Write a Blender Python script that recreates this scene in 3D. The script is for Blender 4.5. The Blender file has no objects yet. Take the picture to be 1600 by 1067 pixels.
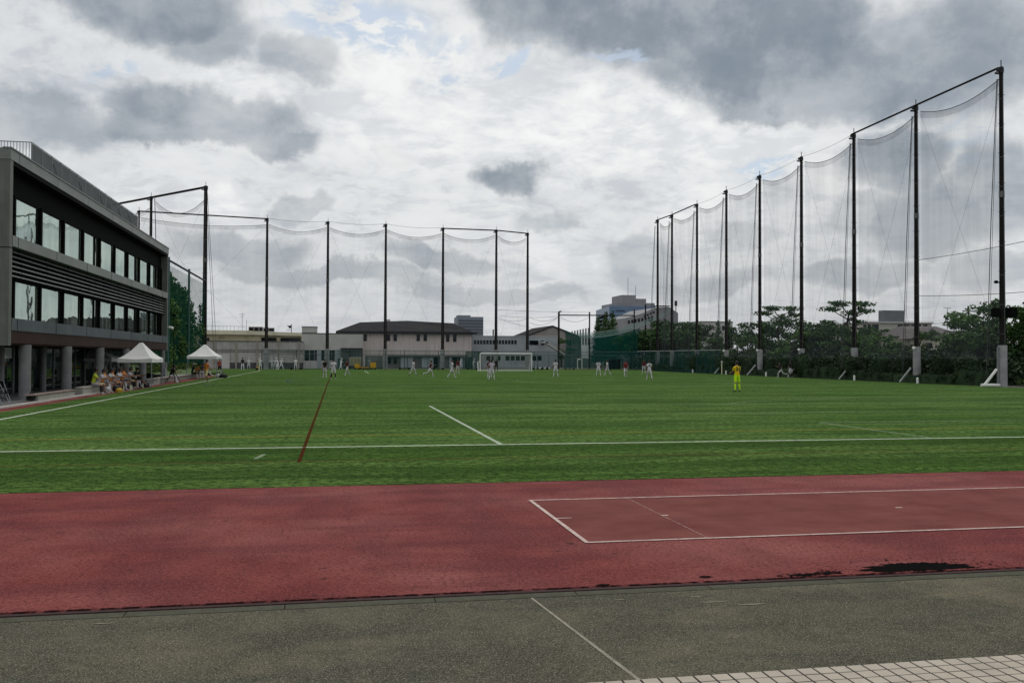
import bpy, bmesh, math, random
from mathutils import Vector, Matrix, Quaternion
R = math.radians
rnd = random.Random(11)
scene = bpy.context.scene
COL = scene.collection

# ------------------------------------------------------------------ camera
F_PX, YAW, PITCH, ROLL, CAM_H = 1423.2, 0.1891, 0.0173, 0.0039, 1.99
cyw, syw = math.cos(YAW), math.sin(YAW)
CF = Vector((syw*math.cos(PITCH), cyw*math.cos(PITCH), math.sin(PITCH)))
CR0 = Vector((cyw, -syw, 0)); CU0 = CR0.cross(CF)
CR = math.cos(ROLL)*CR0 + math.sin(ROLL)*CU0
CU = -math.sin(ROLL)*CR0 + math.cos(ROLL)*CU0
CO = Vector((0, 0, CAM_H))
cd = bpy.data.cameras.new('camera'); cam = bpy.data.objects.new('camera', cd); COL.objects.link(cam)
m = Matrix((CR, CU, -CF)).transposed().to_4x4(); m.translation = CO
cam.matrix_world = m
cd.sensor_width = 36; cd.lens = 36*F_PX/1600; cd.clip_start = 0.1; cd.clip_end = 5000
scene.camera = cam

def ray(u, v): return (CF + CR*(u-800)/F_PX + CU*(533.5-v)/F_PX)
def at_y(u, v, Y): d = ray(u, v); return CO + d*(Y/d.y)
def at_x(u, v, X): d = ray(u, v); return CO + d*(X/d.x)
def gr(u, v, z=0): d = ray(u, v); return CO + d*((z-CAM_H)/d.z)
def xu(u, Y): return at_y(u, 557, Y).x
def zv(u, v, Y): return at_y(u, v, Y).z

# ------------------------------------------------------------------ world
SUN_EL, SUN_AZ = 48, 14       # sun high behind the clouds in front of the camera
world = bpy.data.worlds.new("World"); scene.world = world; world.use_nodes = True
nt = world.node_tree; nt.nodes.clear()
def N(t, typ, **kw):
    n = t.nodes.new(typ)
    for k, v in kw.items(): setattr(n, k, v)
    return n
def sky_world():
    L = nt.links.new
    out = N(nt, 'ShaderNodeOutputWorld'); bg = N(nt, 'ShaderNodeBackground'); bg.inputs[1].default_value = 0.1
    sky = N(nt, 'ShaderNodeTexSky'); sky.sky_type = 'NISHITA'; sky.sun_disc = False
    sky.sun_elevation = R(SUN_EL); sky.sun_rotation = R(SUN_AZ); sky.air_density = 1.2; sky.dust_density = 1.5
    tc = N(nt, 'ShaderNodeTexCoord'); D = tc.outputs['Generated']
    def mth(op, a, b=None, c=None, clamp=False):
        n = N(nt, 'ShaderNodeMath', operation=op, use_clamp=clamp)
        for i, x in enumerate((a, b, c)):
            if x is None: continue
            if isinstance(x, (int, float)): n.inputs[i].default_value = x
            else: L(x, n.inputs[i])
        return n.outputs[0]
    def vm(op, a, b=None, s=None):
        n = N(nt, 'ShaderNodeVectorMath', operation=op)
        if isinstance(a, tuple): n.inputs[0].default_value = a
        else: L(a, n.inputs[0])
        if b is not None:
            if isinstance(b, tuple): n.inputs[1].default_value = b
            else: L(b, n.inputs[1])
        if s is not None: n.inputs['Scale'].default_value = s
        return n.outputs['Value'] if op in ('LENGTH', 'DOT_PRODUCT') else n.outputs[0]
    def noise(vec, scale, detail=8, rough=0.6, color=False, lac=2.0):
        n = N(nt, 'ShaderNodeTexNoise'); L(vec, n.inputs['Vector']); n.inputs['Scale'].default_value = scale
        n.inputs['Detail'].default_value = detail; n.inputs['Roughness'].default_value = rough; n.inputs['Lacunarity'].default_value = lac
        return n.outputs['Color'] if color else n.outputs[0]
    def smooth(x, a, b, to0=0.0, to1=1.0):
        n = N(nt, 'ShaderNodeMapRange', interpolation_type='SMOOTHSTEP')
        L(x, n.inputs[0]); n.inputs[1].default_value = a; n.inputs[2].default_value = b
        n.inputs[3].default_value = to0; n.inputs[4].default_value = to1
        return n.outputs[0]
    def mixc(f, a, b):
        n = N(nt, 'ShaderNodeMix', data_type='RGBA')
        if isinstance(f, (int, float)): n.inputs[0].default_value = f
        else: L(f, n.inputs[0])
        for s, x in ((6, a), (7, b)):
            if isinstance(x, tuple): n.inputs[s].default_value = (*x, 1)
            else: L(x, n.inputs[s])
        return n.outputs[2]
    sep = N(nt, 'ShaderNodeSeparateXYZ'); L(D, sep.inputs[0])
    zc = mth('MAXIMUM', sep.outputs[2], 0.0)
    inv = mth('DIVIDE', 1.0, mth('ADD', zc, 0.22))
    comb = N(nt, 'ShaderNodeCombineXYZ'); L(mth('MULTIPLY', sep.outputs[0], inv), comb.inputs[0]); L(mth('MULTIPLY', sep.outputs[1], inv), comb.inputs[1])
    Pn = comb.outputs[0]                               # cloud deck seen in perspective
    # distorted direction for cloud banks with billowed, ragged edges
    wob = vm('SUBTRACT', noise(D, 5.0, 4, 0.5, True), (0.5, 0.5, 0.5)); wob2 = vm('SUBTRACT', noise(D, 22.0, 8, 0.62, True), (0.5, 0.5, 0.5))
    Dd = vm('ADD', vm('ADD', D, vm('SCALE', wob, s=0.11)), vm('SCALE', wob2, s=0.045))
    def bank(u, v, a, c, soft=0.55):
        b = ray(u, v).normalized()
        d = vm('SUBTRACT', Dd, (b.x, b.y, b.z))
        d = vm('MULTIPLY', d, (F_PX/a, F_PX/a, F_PX/c))
        return smooth(vm('LENGTH', d), 1.12, soft)
    def total(lst):
        r = None
        for u, v, a, c, w in lst:
            x = mth('MULTIPLY', bank(u, v, a, c), w)
            r = x if r is None else mth('MAXIMUM', r, x)
        return r
    dark = total([(850, 10, 120, 100, .8), (1010, 30, 200, 105, .9), (1180, 60, 190, 115, .92), (1090, 125, 120, 50, .62),
                  (1330, 110, 170, 75, .72), (1500, 60, 200, 110, .66), (1220, 158, 130, 26, .55),
                  (215, -5, 190, 75, .72), (320, 55, 110, 50, .5), (320, 185, 150, 52, .66), (235, 208, 90, 34, .6), (430, 215, 80, 30, .55),
                  (60, 190, 130, 50, .52), (795, 270, 72, 38, .74), (625, 245, 46, 24, .25), (1400, 240, 95, 60, .7), (1440, 340, 110, 80, .74), (1330, 330, 60, 40, .45),
                  (470, 90, 70, 45, .45), (1010, 400, 90, 60, .5), (690, 400, 110, 26, .55), (380, 390, 150, 40, .58), (480, 320, 60, 30, .45),
                  (860, 345, 70, 24, .4), (520, 430, 240, 22, .55), (760, 450, 200, 22, .5), (1120, 430, 130, 34, .52), (1330, 430, 110, 34, .6), (1560, 300, 90, 90, .55), (1540, 430, 110, 36, .55), (1180, 350, 70, 26, .4)])
    lite = total([(370, 155, 90, 60, .8), (340, 130, 50, 30, .6), (660, 150, 220, 130, .7), (930, 220, 230, 70, .8), (1150, 215, 130, 40, .8), (1330, 290, 70, 30, .6),
                  (340, 310, 60, 22, .7), (880, 290, 40, 20, .7), (850, 380, 100, 36, .45), (1380, 60, 26, 20, .5), (1250, 330, 90, 40, .5), (1100, 320, 100, 60, .5), (760, 215, 60, 40, .6)])
    # general texture
    Pw = vm('ADD', Pn, vm('SCALE', vm('SUBTRACT', noise(Pn, 3.0, 3, .5, True), (.5, .5, .5)), s=.22))
    n1 = noise(Pn, 1.1, 6, 0.5); n2 = noise(Pw, 4.2, 8, 0.58); n3 = noise(Pw, 15, 7, 0.62); n4 = noise(D, 9, 9, .6)
    t = smooth(n1, 0.34, 0.66)
    puff = smooth(mth('ADD', mth('MULTIPLY', n2, .6), mth('MULTIPLY', n3, .4)), 0.38, 0.62)
    lump = smooth(n4, .36, .64)
    base = mixc(t, (6.0, 6.25, 6.6), (7.5, 7.7, 7.75))
    base = mixc(mth('MULTIPLY', puff, .5), base, (8.9, 9.0, 8.9))
    base = mixc(mth('MULTIPLY', smooth(puff, 0.45, 0.0), .30), base, (4.6, 4.95, 5.5))
    base = mixc(mth('MULTIPLY', smooth(lump, .4, 0.), .25), base, (4.4, 4.8, 5.4))
    base = mixc(mth('MULTIPLY', lite, .8), base, mixc(puff, (7.6, 7.85, 8.0), (10.2, 10.2, 10.0)))
    # silver rim just outside each dark bank, then the bank itself
    rim = mth('MULTIPLY', smooth(dark, .0, .25), smooth(dark, .6, .25))
    base = mixc(mth('MULTIPLY', rim, mth('MULTIPLY', lump, .5)), base, (9.4, 9.4, 9.2))
    dk = mth('MULTIPLY', smooth(dark, .0, .95), mth('ADD', mth('MULTIPLY', lump, -.30), 1.10), clamp=True)
    base = mixc(dk, base, mixc(smooth(mth('ADD', mth('MULTIPLY', n4, .6), mth('MULTIPLY', n2, .4)), .38, .62), (2.15, 2.6, 3.1), (3.3, 3.7, 4.15)))
    # thin patches where blue shows between small puffs
    blue = total([(560, 30, 130, 40, .8), (700, 70, 50, 18, .5), (690, 110, 50, 14, .7), (180, 115, 60, 16, .6), (1200, 250, 60, 14, .8), (790, 108, 40, 12, .8), (960, 120, 60, 14, .7), (1530, 200, 60, 60, .3)])
    bl = mth('MULTIPLY', blue, smooth(n3, .58, .44), clamp=True)
    base = mixc(mth('MULTIPLY', bl, .9), base, mixc(.3, (4.4, 5.6, 7.2), sky.outputs[0]))
    hz = smooth(sep.outputs[2], 0.20, 0.0)
    base = mixc(mth('MULTIPLY', hz, .42), base, (5.9, 6.15, 6.5))
    fin = mixc(.97, sky.outputs[0], base)
    L(fin, bg.inputs[0]); L(bg.outputs[0], out.inputs[0])
sky_world()
sl = bpy.data.lights.new('sun', 'SUN'); sl.energy = 1.0; sl.angle = R(16); sl.color = (1.0, 0.95, 0.88)
so = bpy.data.objects.new('sun', sl); COL.objects.link(so)
sd = Vector((math.sin(R(SUN_AZ))*math.cos(R(SUN_EL)), math.cos(R(SUN_AZ))*math.cos(R(SUN_EL)), math.sin(R(SUN_EL))))
so.rotation_euler = (-sd).to_track_quat('-Z', 'Y').to_euler(); so.location = (0, 0, 60)
vs = scene.view_settings; vs.view_transform = 'Standard'; vs.look = 'None'; vs.gamma = 1; vs.use_curve_mapping = False; vs.exposure = 0.0
scene.cycles.transparent_max_bounces = 24; scene.cycles.max_bounces = 6

# ------------------------------------------------------------------ materials
MATS = {}
def mat(name, col, rough=0.8, var=0.0, scale=3.0, col2=None, bump=0.0, metal=0.0, spec=0.3, layers=(), coord='Object', objrand=0.0, thr=(.35, .65)):
    """principled material; col..col2 mixed by noise; layers = extra (scale, colour, lo, hi, strength)"""
    if name in MATS: return MATS[name]
    M = bpy.data.materials.new(name); M.use_nodes = True; t = M.node_tree; L = t.links.new
    b = t.nodes['Principled BSDF']; b.inputs['Roughness'].default_value = rough; b.inputs['Metallic'].default_value = metal
    b.inputs['Specular IOR Level'].default_value = spec
    tc = t.nodes.new('ShaderNodeTexCoord'); V = tc.outputs[coord]
    if coord == 'World':
        pass
    if col2 is None: col2 = tuple(c*(1+var) for c in col); col = tuple(c*(1-var) for c in col)
    def noi(s, det=6, r=.62, vec=V):
        n = t.nodes.new('ShaderNodeTexNoise'); L(vec, n.inputs['Vector']); n.inputs['Scale'].default_value = s; n.inputs['Detail'].default_value = det; n.inputs['Roughness'].default_value = r
        return n.outputs[0]
    def rng(x, a, b2, c=0., d=1.):
        n = t.nodes.new('ShaderNodeMapRange'); L(x, n.inputs[0]); n.inputs[1].default_value = a; n.inputs[2].default_value = b2; n.inputs[3].default_value = c; n.inputs[4].default_value = d
        return n.outputs[0]
    def mx(f, a, b2):
        n = t.nodes.new('ShaderNodeMix'); n.data_type = 'RGBA'
        L(f, n.inputs[0])
        for s, x in ((6, a), (7, b2)):
            if isinstance(x, tuple): n.inputs[s].default_value = (*x, 1)
            else: L(x, n.inputs[s])
        return n.outputs[2]
    nn = noi(scale)
    c = mx(rng(nn, thr[0], thr[1]), col, col2)
    for (s, lc, lo, hi, st) in layers:
        vec = V
        if isinstance(s, tuple):
            mp = t.nodes.new('ShaderNodeMapping'); L(V, mp.inputs[0]); mp.inputs['Scale'].default_value = s; vec = mp.outputs[0]; s = 1.0
        c = mx(rng(noi(s, 5, .6, vec), lo, hi, 0, st), c, lc)
    if objrand:
        oi = t.nodes.new('ShaderNodeObjectInfo'); hs = t.nodes.new('ShaderNodeHueSaturation')
        L(rng(oi.outputs['Random'], 0, 1, 1-objrand, 1+objrand), hs.inputs['Value']); L(c, hs.inputs['Color']); c = hs.outputs[0]
    L(c, b.inputs['Base Color'])
    if bump:
        bn = t.nodes.new('ShaderNodeBump'); bn.inputs['Strength'].default_value = bump; bn.inputs['Distance'].default_value = .05
        L(noi(scale*4), bn.inputs['Height']); L(bn.outputs[0], b.inputs['Normal'])
    MATS[name] = M; return M

def net_mat(name, col, alpha, streak=0.0):
    M = bpy.data.materials.new(name); M.use_nodes = True; t = M.node_tree; L = t.links.new; t.nodes.clear()
    out = N(t, 'ShaderNodeOutputMaterial'); mx = N(t, 'ShaderNodeMixShader'); tr = N(t, 'ShaderNodeBsdfTransparent'); d = N(t, 'ShaderNodeBsdfDiffuse')
    d.inputs[0].default_value = (*col, 1)
    tc = N(t, 'ShaderNodeTexCoord'); mp = N(t, 'ShaderNodeMapping'); mp.inputs['Scale'].default_value = (1.6, 1.6, .07)
    n = N(t, 'ShaderNodeTexNoise'); n.inputs['Scale'].default_value = 1; n.inputs['Detail'].default_value = 5
    r = N(t, 'ShaderNodeMapRange'); r.inputs[1].default_value = .35; r.inputs[2].default_value = .68; r.inputs[3].default_value = alpha*(1-streak); r.inputs[4].default_value = alpha*(1+streak)
    L(tc.outputs['Object'], mp.inputs[0]); L(mp.outputs[0], n.inputs['Vector']); L(n.outputs[0], r.inputs[0]); L(r.outputs[0], mx.inputs[0])
    L(tr.outputs[0], mx.inputs[1]); L(d.outputs[0], mx.inputs[2]); L(mx.outputs[0], out.inputs[0])
    MATS[name] = M; return M

def paint_mat(name, col, cover, rough=.8):
    """worn line paint: patchy cover over the surface below"""
    M = bpy.data.materials.new(name); M.use_nodes = True; t = M.node_tree; L = t.links.new; t.nodes.clear()
    out = N(t, 'ShaderNodeOutputMaterial'); mx = N(t, 'ShaderNodeMixShader'); tr = N(t, 'ShaderNodeBsdfTransparent'); d = N(t, 'ShaderNodeBsdfDiffuse')
    d.inputs[0].default_value = (*col, 1); tc = N(t, 'ShaderNodeTexCoord')
    n = N(t, 'ShaderNodeTexNoise'); n.inputs['Scale'].default_value = 9; n.inputs['Detail'].default_value = 8; n.inputs['Roughness'].default_value = .75
    r = N(t, 'ShaderNodeMapRange'); r.inputs[1].default_value = .3; r.inputs[2].default_value = .6; r.inputs[3].default_value = max(0, cover-.35); r.inputs[4].default_value = min(1, cover+.3)
    L(tc.outputs['Object'], n.inputs['Vector']); L(n.outputs[0], r.inputs[0]); L(r.outputs[0], mx.inputs[0])
    L(tr.outputs[0], mx.inputs[1]); L(d.outputs[0], mx.inputs[2]); L(mx.outputs[0], out.inputs[0])
    MATS[name] = M; return M

def glass_mat(name, tint, refl, dark, pale=None):
    M = bpy.data.materials.new(name); M.use_nodes = True; t = M.node_tree; L = t.links.new; t.nodes.clear()
    out = N(t, 'ShaderNodeOutputMaterial'); mx = N(t, 'ShaderNodeMixShader'); g = N(t, 'ShaderNodeBsdfGlossy'); d = N(t, 'ShaderNodeBsdfDiffuse')
    g.inputs[0].default_value = (*tint, 1); g.inputs['Roughness'].default_value = .02; d.inputs[0].default_value = (*dark, 1)
    tc = N(t, 'ShaderNodeTexCoord'); n = N(t, 'ShaderNodeTexNoise'); n.inputs['Scale'].default_value = .55; n.inputs['Detail'].default_value = 2
    bp = N(t, 'ShaderNodeBump'); bp.inputs['Strength'].default_value = .06; bp.inputs['Distance'].default_value = .2
    L(tc.outputs['Object'], n.inputs['Vector']); L(n.outputs[0], bp.inputs['Height']); L(bp.outputs[0], g.inputs['Normal'])
    mx.inputs[0].default_value = refl
    if pale:
        mp = N(t, 'ShaderNodeMapping'); mp.inputs['Scale'].default_value = (1, 1.5, .16); n2 = N(t, 'ShaderNodeTexNoise'); n2.inputs['Scale'].default_value = 1; n2.inputs['Detail'].default_value = 3
        rg = N(t, 'ShaderNodeMapRange'); rg.inputs[1].default_value = .50; rg.inputs[2].default_value = .56; cx = N(t, 'ShaderNodeMix', data_type='RGBA'); cx.inputs[6].default_value = (*dark, 1); cx.inputs[7].default_value = (*pale, 1)
        L(tc.outputs['Object'], mp.inputs[0]); L(mp.outputs[0], n2.inputs['Vector']); L(n2.outputs[0], rg.inputs[0]); L(rg.outputs[0], cx.inputs[0]); L(cx.outputs[2], d.inputs[0])
    L(d.outputs[0], mx.inputs[1]); L(g.outputs[0], mx.inputs[2]); L(mx.outputs[0], out.inputs[0])
    MATS[name] = M; return M

turf = mat('turf', (0.053, 0.127, 0.021), .95, scale=.9, col2=(0.091, 0.182, 0.035), spec=.0,
           layers=[(.12, (0.149, 0.252, 0.069), .40, .60, .6), ((.05, .45, 1), (0.177, 0.278, 0.082), .47, .62, .6), ((.25, 1.6, 1), (0.017, 0.049, 0.010), .48, .62, .75), ((1.2, 4, 1), (0.019, 0.052, 0.010), .52, .64, .6), ((.004, .24, 1), (0.024, 0.070, 0.013), .50, .58, .5),
                   (7, (0.013, 0.035, 0.006), .44, .58, .85), (24, (0.140, 0.211, 0.072), .52, .64, .85), (38, (0.186, 0.258, 0.107), .58, .70, .6), (30, (0.004, 0.014, 0.002), .53, .64, .85)])
tb = turf.node_tree.nodes['Principled BSDF']; tb.inputs['Sheen Weight'].default_value = .02; tb.inputs['Sheen Roughness'].default_value = .5; tb.inputs['Sheen Tint'].default_value = (.75, .9, .55, 1)
track = mat('track_rubber', (0.154, 0.032, 0.030), .85, scale=1.1, col2=(0.232, 0.058, 0.053), spec=.05,
            layers=[(.35, (0.299, 0.106, 0.097), .45, .62, .6), ((.8, .3, 1), (0.118, 0.032, 0.032), .48, .62, .55), ((.35, 1.6, 1), (0.108, 0.025, 0.028), .5, .64, .5), (24, (0.072, 0.014, 0.014), .48, .62, .6), (46, (0.412, 0.150, 0.141), .57, .67, .6), (60, (0.021, 0.005, 0.005), .57, .64, .85),
                    ((3.5, 9, 1), (0.012, 0.008, 0.008), .66, .69, .85)])
runway = mat('runway_rubber', (0.150, 0.043, 0.038), .9, scale=1.3, col2=(0.205, 0.068, 0.058), spec=.05,
             layers=[((.5, 2.5, 1), (.11, .034, .032), .5, .68, .4), (70, (.09, .026, .024), .5, .66, .45), (9, (.03, .01, .01), .73, .76, .7)])
asphalt = mat('asphalt', (0.078, 0.072, 0.054), .95, scale=1.3, col2=(0.110, 0.100, 0.073), spec=.0, thr=(.42, .6),
              layers=[(.6, (.185, .160, .108), .52, .64, .6), ((.5, 1.6, 1), (.060, .061, .049), .48, .60, .7), (3.5, (.13, .115, .083), .52, .68, .55), (60, (.15, .145, .11), .52, .60, .6), (85, (.024, .025, .020), .52, .59, .65), (100, (.38, .36, .28), .57, .64, .75), ((2.2, 9, 1), (.34, .31, .23), .70, .75, .7)])
concrete = mat('concrete', (.20, .205, .195), .85, scale=3, col2=(.29, .29, .275), layers=[((2, 2, .3), (.15, .155, .15), .5, .7, .5)])
curbm = mat('curb_concrete', (.080, .080, .060), .95, spec=.0, scale=8, col2=(.108, .106, .082), layers=[(40, (.055, .055, .044), .5, .65, .5)])
tilem = mat('paver', (.38, .335, .275), .7, scale=3, col2=(.47, .42, .345), spec=.1, objrand=.0, layers=[(35, (.30, .26, .22), .62, .7, .6)])
whitep = mat('white_paint', (.74, .74, .70), .5, var=.06)
steel_dark = mat('dark_steel', (.018, .018, .02), .6, var=.25, metal=.2)
steel_grey = mat('grey_steel', (.22, .23, .24), .5, var=.1, metal=.4)
polec = mat('pole_steel', (.010, .009, .0095), .8, scale=.6, col2=(.024, .021, .020), spec=.08)
pedc = mat('pedestal_concrete', (.25, .25, .26), .9, scale=1.2, col2=(.35, .35, .36), layers=[((3, 3, .25), (.17, .17, .18), .5, .72, .6)])
line_w = paint_mat('line_white', (.66, .72, .60), .72); line_f = paint_mat('line_white_faint', (.45, .55, .40), .26)
line_y = paint_mat('line_yellow', (.42, .30, .05), .55); line_r = paint_mat('line_red', (.085, .022, .012), .62)
line_o = paint_mat('line_orange_faint', (.20, .12, .05), .35); line_b = paint_mat('line_blue_faint', (.06, .14, .17), .4)
line_t = paint_mat('line_pinkwhite', (.66, .52, .47), .78); line_tf = paint_mat('line_pinkwhite_faint', (.45, .28, .25), .45); joint_p = paint_mat('joint_paint', (.34, .31, .25), .8)
netd = net_mat('net_dark', (.12, .13, .15), .095, .2); netr = net_mat('net_right', (.12, .13, .155), .185, .22); nethem = net_mat('net_hem', (.03, .03, .035), .22, .2)
netg = net_mat('net_green', (.010, .065, .05), .42, .12); netg2 = net_mat('net_green_light', (.035, .13, .115), .48, .3); netgd = net_mat('net_green_dense', (.010, .055, .042), .36, .12)
netroof = net_mat('net_green_pale', (.10, .17, .15), .34, .5)
goalnet = net_mat('goal_net', (.5, .5, .5), .10, .2)
wirem = mat('wire', (.05, .05, .055), .6)
leafA = mat('leaf_dark', (0.016, 0.046, 0.013), .7, scale=1.2, col2=(0.050, 0.116, 0.027), spec=.2, objrand=.25, layers=[(.35, (.075, .15, .035), .48, .66, .8)])
leafB = mat('leaf_mid', (0.027, 0.074, 0.016), .7, scale=1.2, col2=(0.091, 0.183, 0.041), spec=.2, objrand=.25, layers=[(.4, (.085, .16, .038), .48, .66, .75)])
leafH = mat('leaf_hedge', (0.010, 0.022, 0.010), .75, scale=1.5, col2=(0.029, 0.055, 0.022), spec=.2, objrand=.2, layers=[(.5, (.034, .058, .022), .5, .7, .6)])
leafY = mat('leaf_bright', (.05, .09, .012), .7, scale=2, col2=(.12, .17, .03), spec=.2)
bark = mat('bark', (.022, .018, .014), .9, scale=5, col2=(.05, .042, .034))

# ------------------------------------------------------------------ mesh helpers
class MB:
    def __init__(s): s.v = []; s.f = []; s.sm = []; s.mi = []
    def add(s, vs_, fs, smooth=False, mi=0):
        o = len(s.v); s.v += [tuple(a) for a in vs_]
        for f in fs: s.f.append(tuple(i+o for i in f)); s.sm.append(smooth); s.mi.append(mi)
        return s
    def box(s, x0, x1, y0, y1, z0, z1, mi=0):
        if x0 > x1: x0, x1 = x1, x0
        if y0 > y1: y0, y1 = y1, y0
        return s.add([(x0,y0,z0),(x1,y0,z0),(x1,y1,z0),(x0,y1,z0),(x0,y0,z1),(x1,y0,z1),(x1,y1,z1),(x0,y1,z1)],
                     [(0,3,2,1),(4,5,6,7),(0,1,5,4),(1,2,6,5),(2,3,7,6),(3,0,4,7)], mi=mi)
    def obox(s, a, b, t, z0, z1, mi=0):
        """oblique box: ground line a->b, thickness t to the left of a->b"""
        a = Vector((a[0], a[1])); b = Vector((b[0], b[1])); d = (b-a).normalized(); n = Vector((-d.y, d.x))*t
        q = [a, b, b+n, a+n]
        if t < 0: q = q[::-1]
        return s.add([(p.x, p.y, z0) for p in q]+[(p.x, p.y, z1) for p in q], [(3,2,1,0),(4,5,6,7),(0,1,5,4),(1,2,6,5),(2,3,7,6),(3,0,4,7)], mi=mi)
    def tube(s, pts, r, n=8, cap=True, mi=0):
        pts = [Vector(p) for p in pts]
        if not isinstance(r, (list, tuple)): r = [r]*len(pts)
        vs_ = []; fs = []; up = None
        for i, p in enumerate(pts):
            d = (pts[min(i+1, len(pts)-1)]-pts[max(i-1, 0)]).normalized()
            if up is None: up = Vector((1, 0, 0)) if abs(d.x) < .8 else Vector((0, 1, 0))
            a = d.cross(up).normalized(); b = d.cross(a).normalized(); up = -b if b.dot(up) < 0 else b
            a = d.cross(up).normalized(); b = a.cross(d)
            for k in range(n):
                th = 2*math.pi*k/n; vs_.append(p+(a*math.cos(th)+b*math.sin(th))*r[i])
        for i in range(len(pts)-1):
            for k in range(n): fs.append((i*n+k, i*n+(k+1)%n, (i+1)*n+(k+1)%n, (i+1)*n+k))
        s.add(vs_, fs, n > 5, mi)
        if cap:
            s.add([vs_[k] for k in range(n)], [tuple(range(n))[::-1]], mi=mi); s.add([vs_[-n+k] for k in range(n)], [tuple(range(n))], mi=mi)
        return s
    def ball(s, c, rx, ry=None, rz=None, n=10, m_=7, mi=0):
        ry = ry or rx; rz = rz or rx; vs_ = [(c[0], c[1], c[2]-rz)]; fs = []
        for j in range(1, m_):
            ph = -math.pi/2+math.pi*j/m_
            for k in range(n): th = 2*math.pi*k/n; vs_.append((c[0]+rx*math.cos(ph)*math.cos(th), c[1]+ry*math.cos(ph)*math.sin(th), c[2]+rz*math.sin(ph)))
        vs_.append((c[0], c[1], c[2]+rz)); t_ = len(vs_)-1
        for k in range(n):
            fs.append((0, 1+(k+1)%n, 1+k)); fs.append((t_, t_-n+k, t_-n+(k+1)%n))
            for j in range(m_-2): a = 1+j*n; fs.append((a+k, a+(k+1)%n, a+n+(k+1)%n, a+n+k))
        return s.add(vs_, fs, True, mi)
    def mesh(s, name, mats):
        me = bpy.data.meshes.new(name); me.from_pydata(s.v, [], s.f)
        for m_ in (mats if isinstance(mats, (list, tuple)) else [mats]): me.materials.append(m_)
        me.polygons.foreach_set('use_smooth', s.sm); me.polygons.foreach_set('material_index', s.mi); me.update(); return me
    def build(s, name, mats, parent=None, loc=None):
        o = bpy.data.objects.new(name, s.mesh(name, mats)); COL.objects.link(o)
        if parent: o.parent = parent
        if loc is not None: o.location = loc
        return o
def tag(o, label=None, cat=None, group=None, kind=None):
    if label: o['label'] = label
    if cat: o['category'] = cat
    if group: o['group'] = group
    if kind: o['kind'] = kind
    return o
def empty(name, label, cat, loc=(0, 0, 0), rz=0, group=None):
    o = bpy.data.objects.new(name, None); COL.objects.link(o); o.location = loc; o.rotation_euler = (0, 0, rz); o.empty_display_size = .2
    return tag(o, label, cat, group)
def copy_tree(o, parent=None):
    c = o.copy(); COL.objects.link(c)
    if parent: c.parent = parent
    for ch in [x for x in o.children]: copy_tree(ch, c)
    return c

# ================================================================== GROUND
def sheet(name, poly, z, m_, kind='structure'):
    o = MB().add([(x, y, z) for x, y in poly], [tuple(range(len(poly)))]).build(name, m_); return tag(o, kind=kind)
ground = mat('ground_soil', (.05, .055, .04), .95, scale=.5, col2=(.085, .085, .065))
sheet('ground', [(-1500, -200), (1500, -200), (1500, 2500), (-1500, 2500)], -.03, ground)
EDGE_L = [(-11.55, 14.31), (-11.55, 26), (-11.6, 36.9), (-11.62, 44.2), (-11.55, 65), (-11.6, 88), (-12.2, 98), (-19, 112), (-30, 146)]
tpoly = [(60, 14.31), (60, 30), (47.0, 55), (46.4, 70), (46.6, 106), (48.2, 149), (-30, 149)]
sheet('artificial_turf', EDGE_L + tpoly[::-1], 0.0, turf)
sheet('track', [(-60, 7.60), (60, 7.60), (60, 14.31), (-60, 14.31)], -.001, track)
sheet('side_track', [(-60, 14.31), (-11.55, 14.31)] + EDGE_L[1:7] + [(-14.9, 98), (-14.9, 76), (-60, 76)], -.012, track)
sheet('runway', [(2.62, 9.5), (60, 9.5), (60, 12.42), (2.62, 12.42)], .003, runway)
turf2 = turf.copy(); turf2.name = 'turf_border_shade'  # near run-off turf; shade seen down between the fibres put into its colour
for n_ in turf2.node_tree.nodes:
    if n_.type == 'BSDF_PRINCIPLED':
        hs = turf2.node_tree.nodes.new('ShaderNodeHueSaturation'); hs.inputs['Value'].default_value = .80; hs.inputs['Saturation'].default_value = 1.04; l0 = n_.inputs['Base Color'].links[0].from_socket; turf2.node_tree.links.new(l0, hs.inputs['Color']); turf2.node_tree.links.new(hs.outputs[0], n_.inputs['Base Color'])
sheet('turf_border_shade', [(-11.55, 14.312), (60, 14.312), (60, 20.45), (-11.55, 20.45)], .0035, turf2)
# raised rim of the rubber track, edge shadow painted in as dark colour
mat('track_rim_shade', (.022, .010, .010), .9, scale=20, col2=(.05, .016, .016))
rim = MB(); rim.box(-60, 60, 7.575, 7.599, -.03, .004)
tag(rim.build('track_edge', mat('track_rim_shade', (.022, .010, .010), .9, scale=20, col2=(.05, .016, .016))), kind='structure')
rag = net_mat('ragged_rim_shade', (.014, .006, .006), .85, .1)
t_ = rag.node_tree
for n_ in t_.nodes:
    if n_.type == 'MAPPING': n_.inputs['Scale'].default_value = (14, 7, 1)
    if n_.type == 'MAP_RANGE': n_.inputs[1].default_value = .36; n_.inputs[2].default_value = .60; n_.inputs[3].default_value = .15; n_.inputs[4].default_value = .98
sheet('track_edge', [(-60, 7.602), (60, 7.602), (60, 7.70), (-60, 7.70)], .0015, rag); sheet('track_edge', [(-60, 7.601), (60, 7.601), (60, 7.632), (-60, 7.632)], .0030, MATS['track_rim_shade'])  # ragged and solid dark strips stand for the rim's shadow
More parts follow.
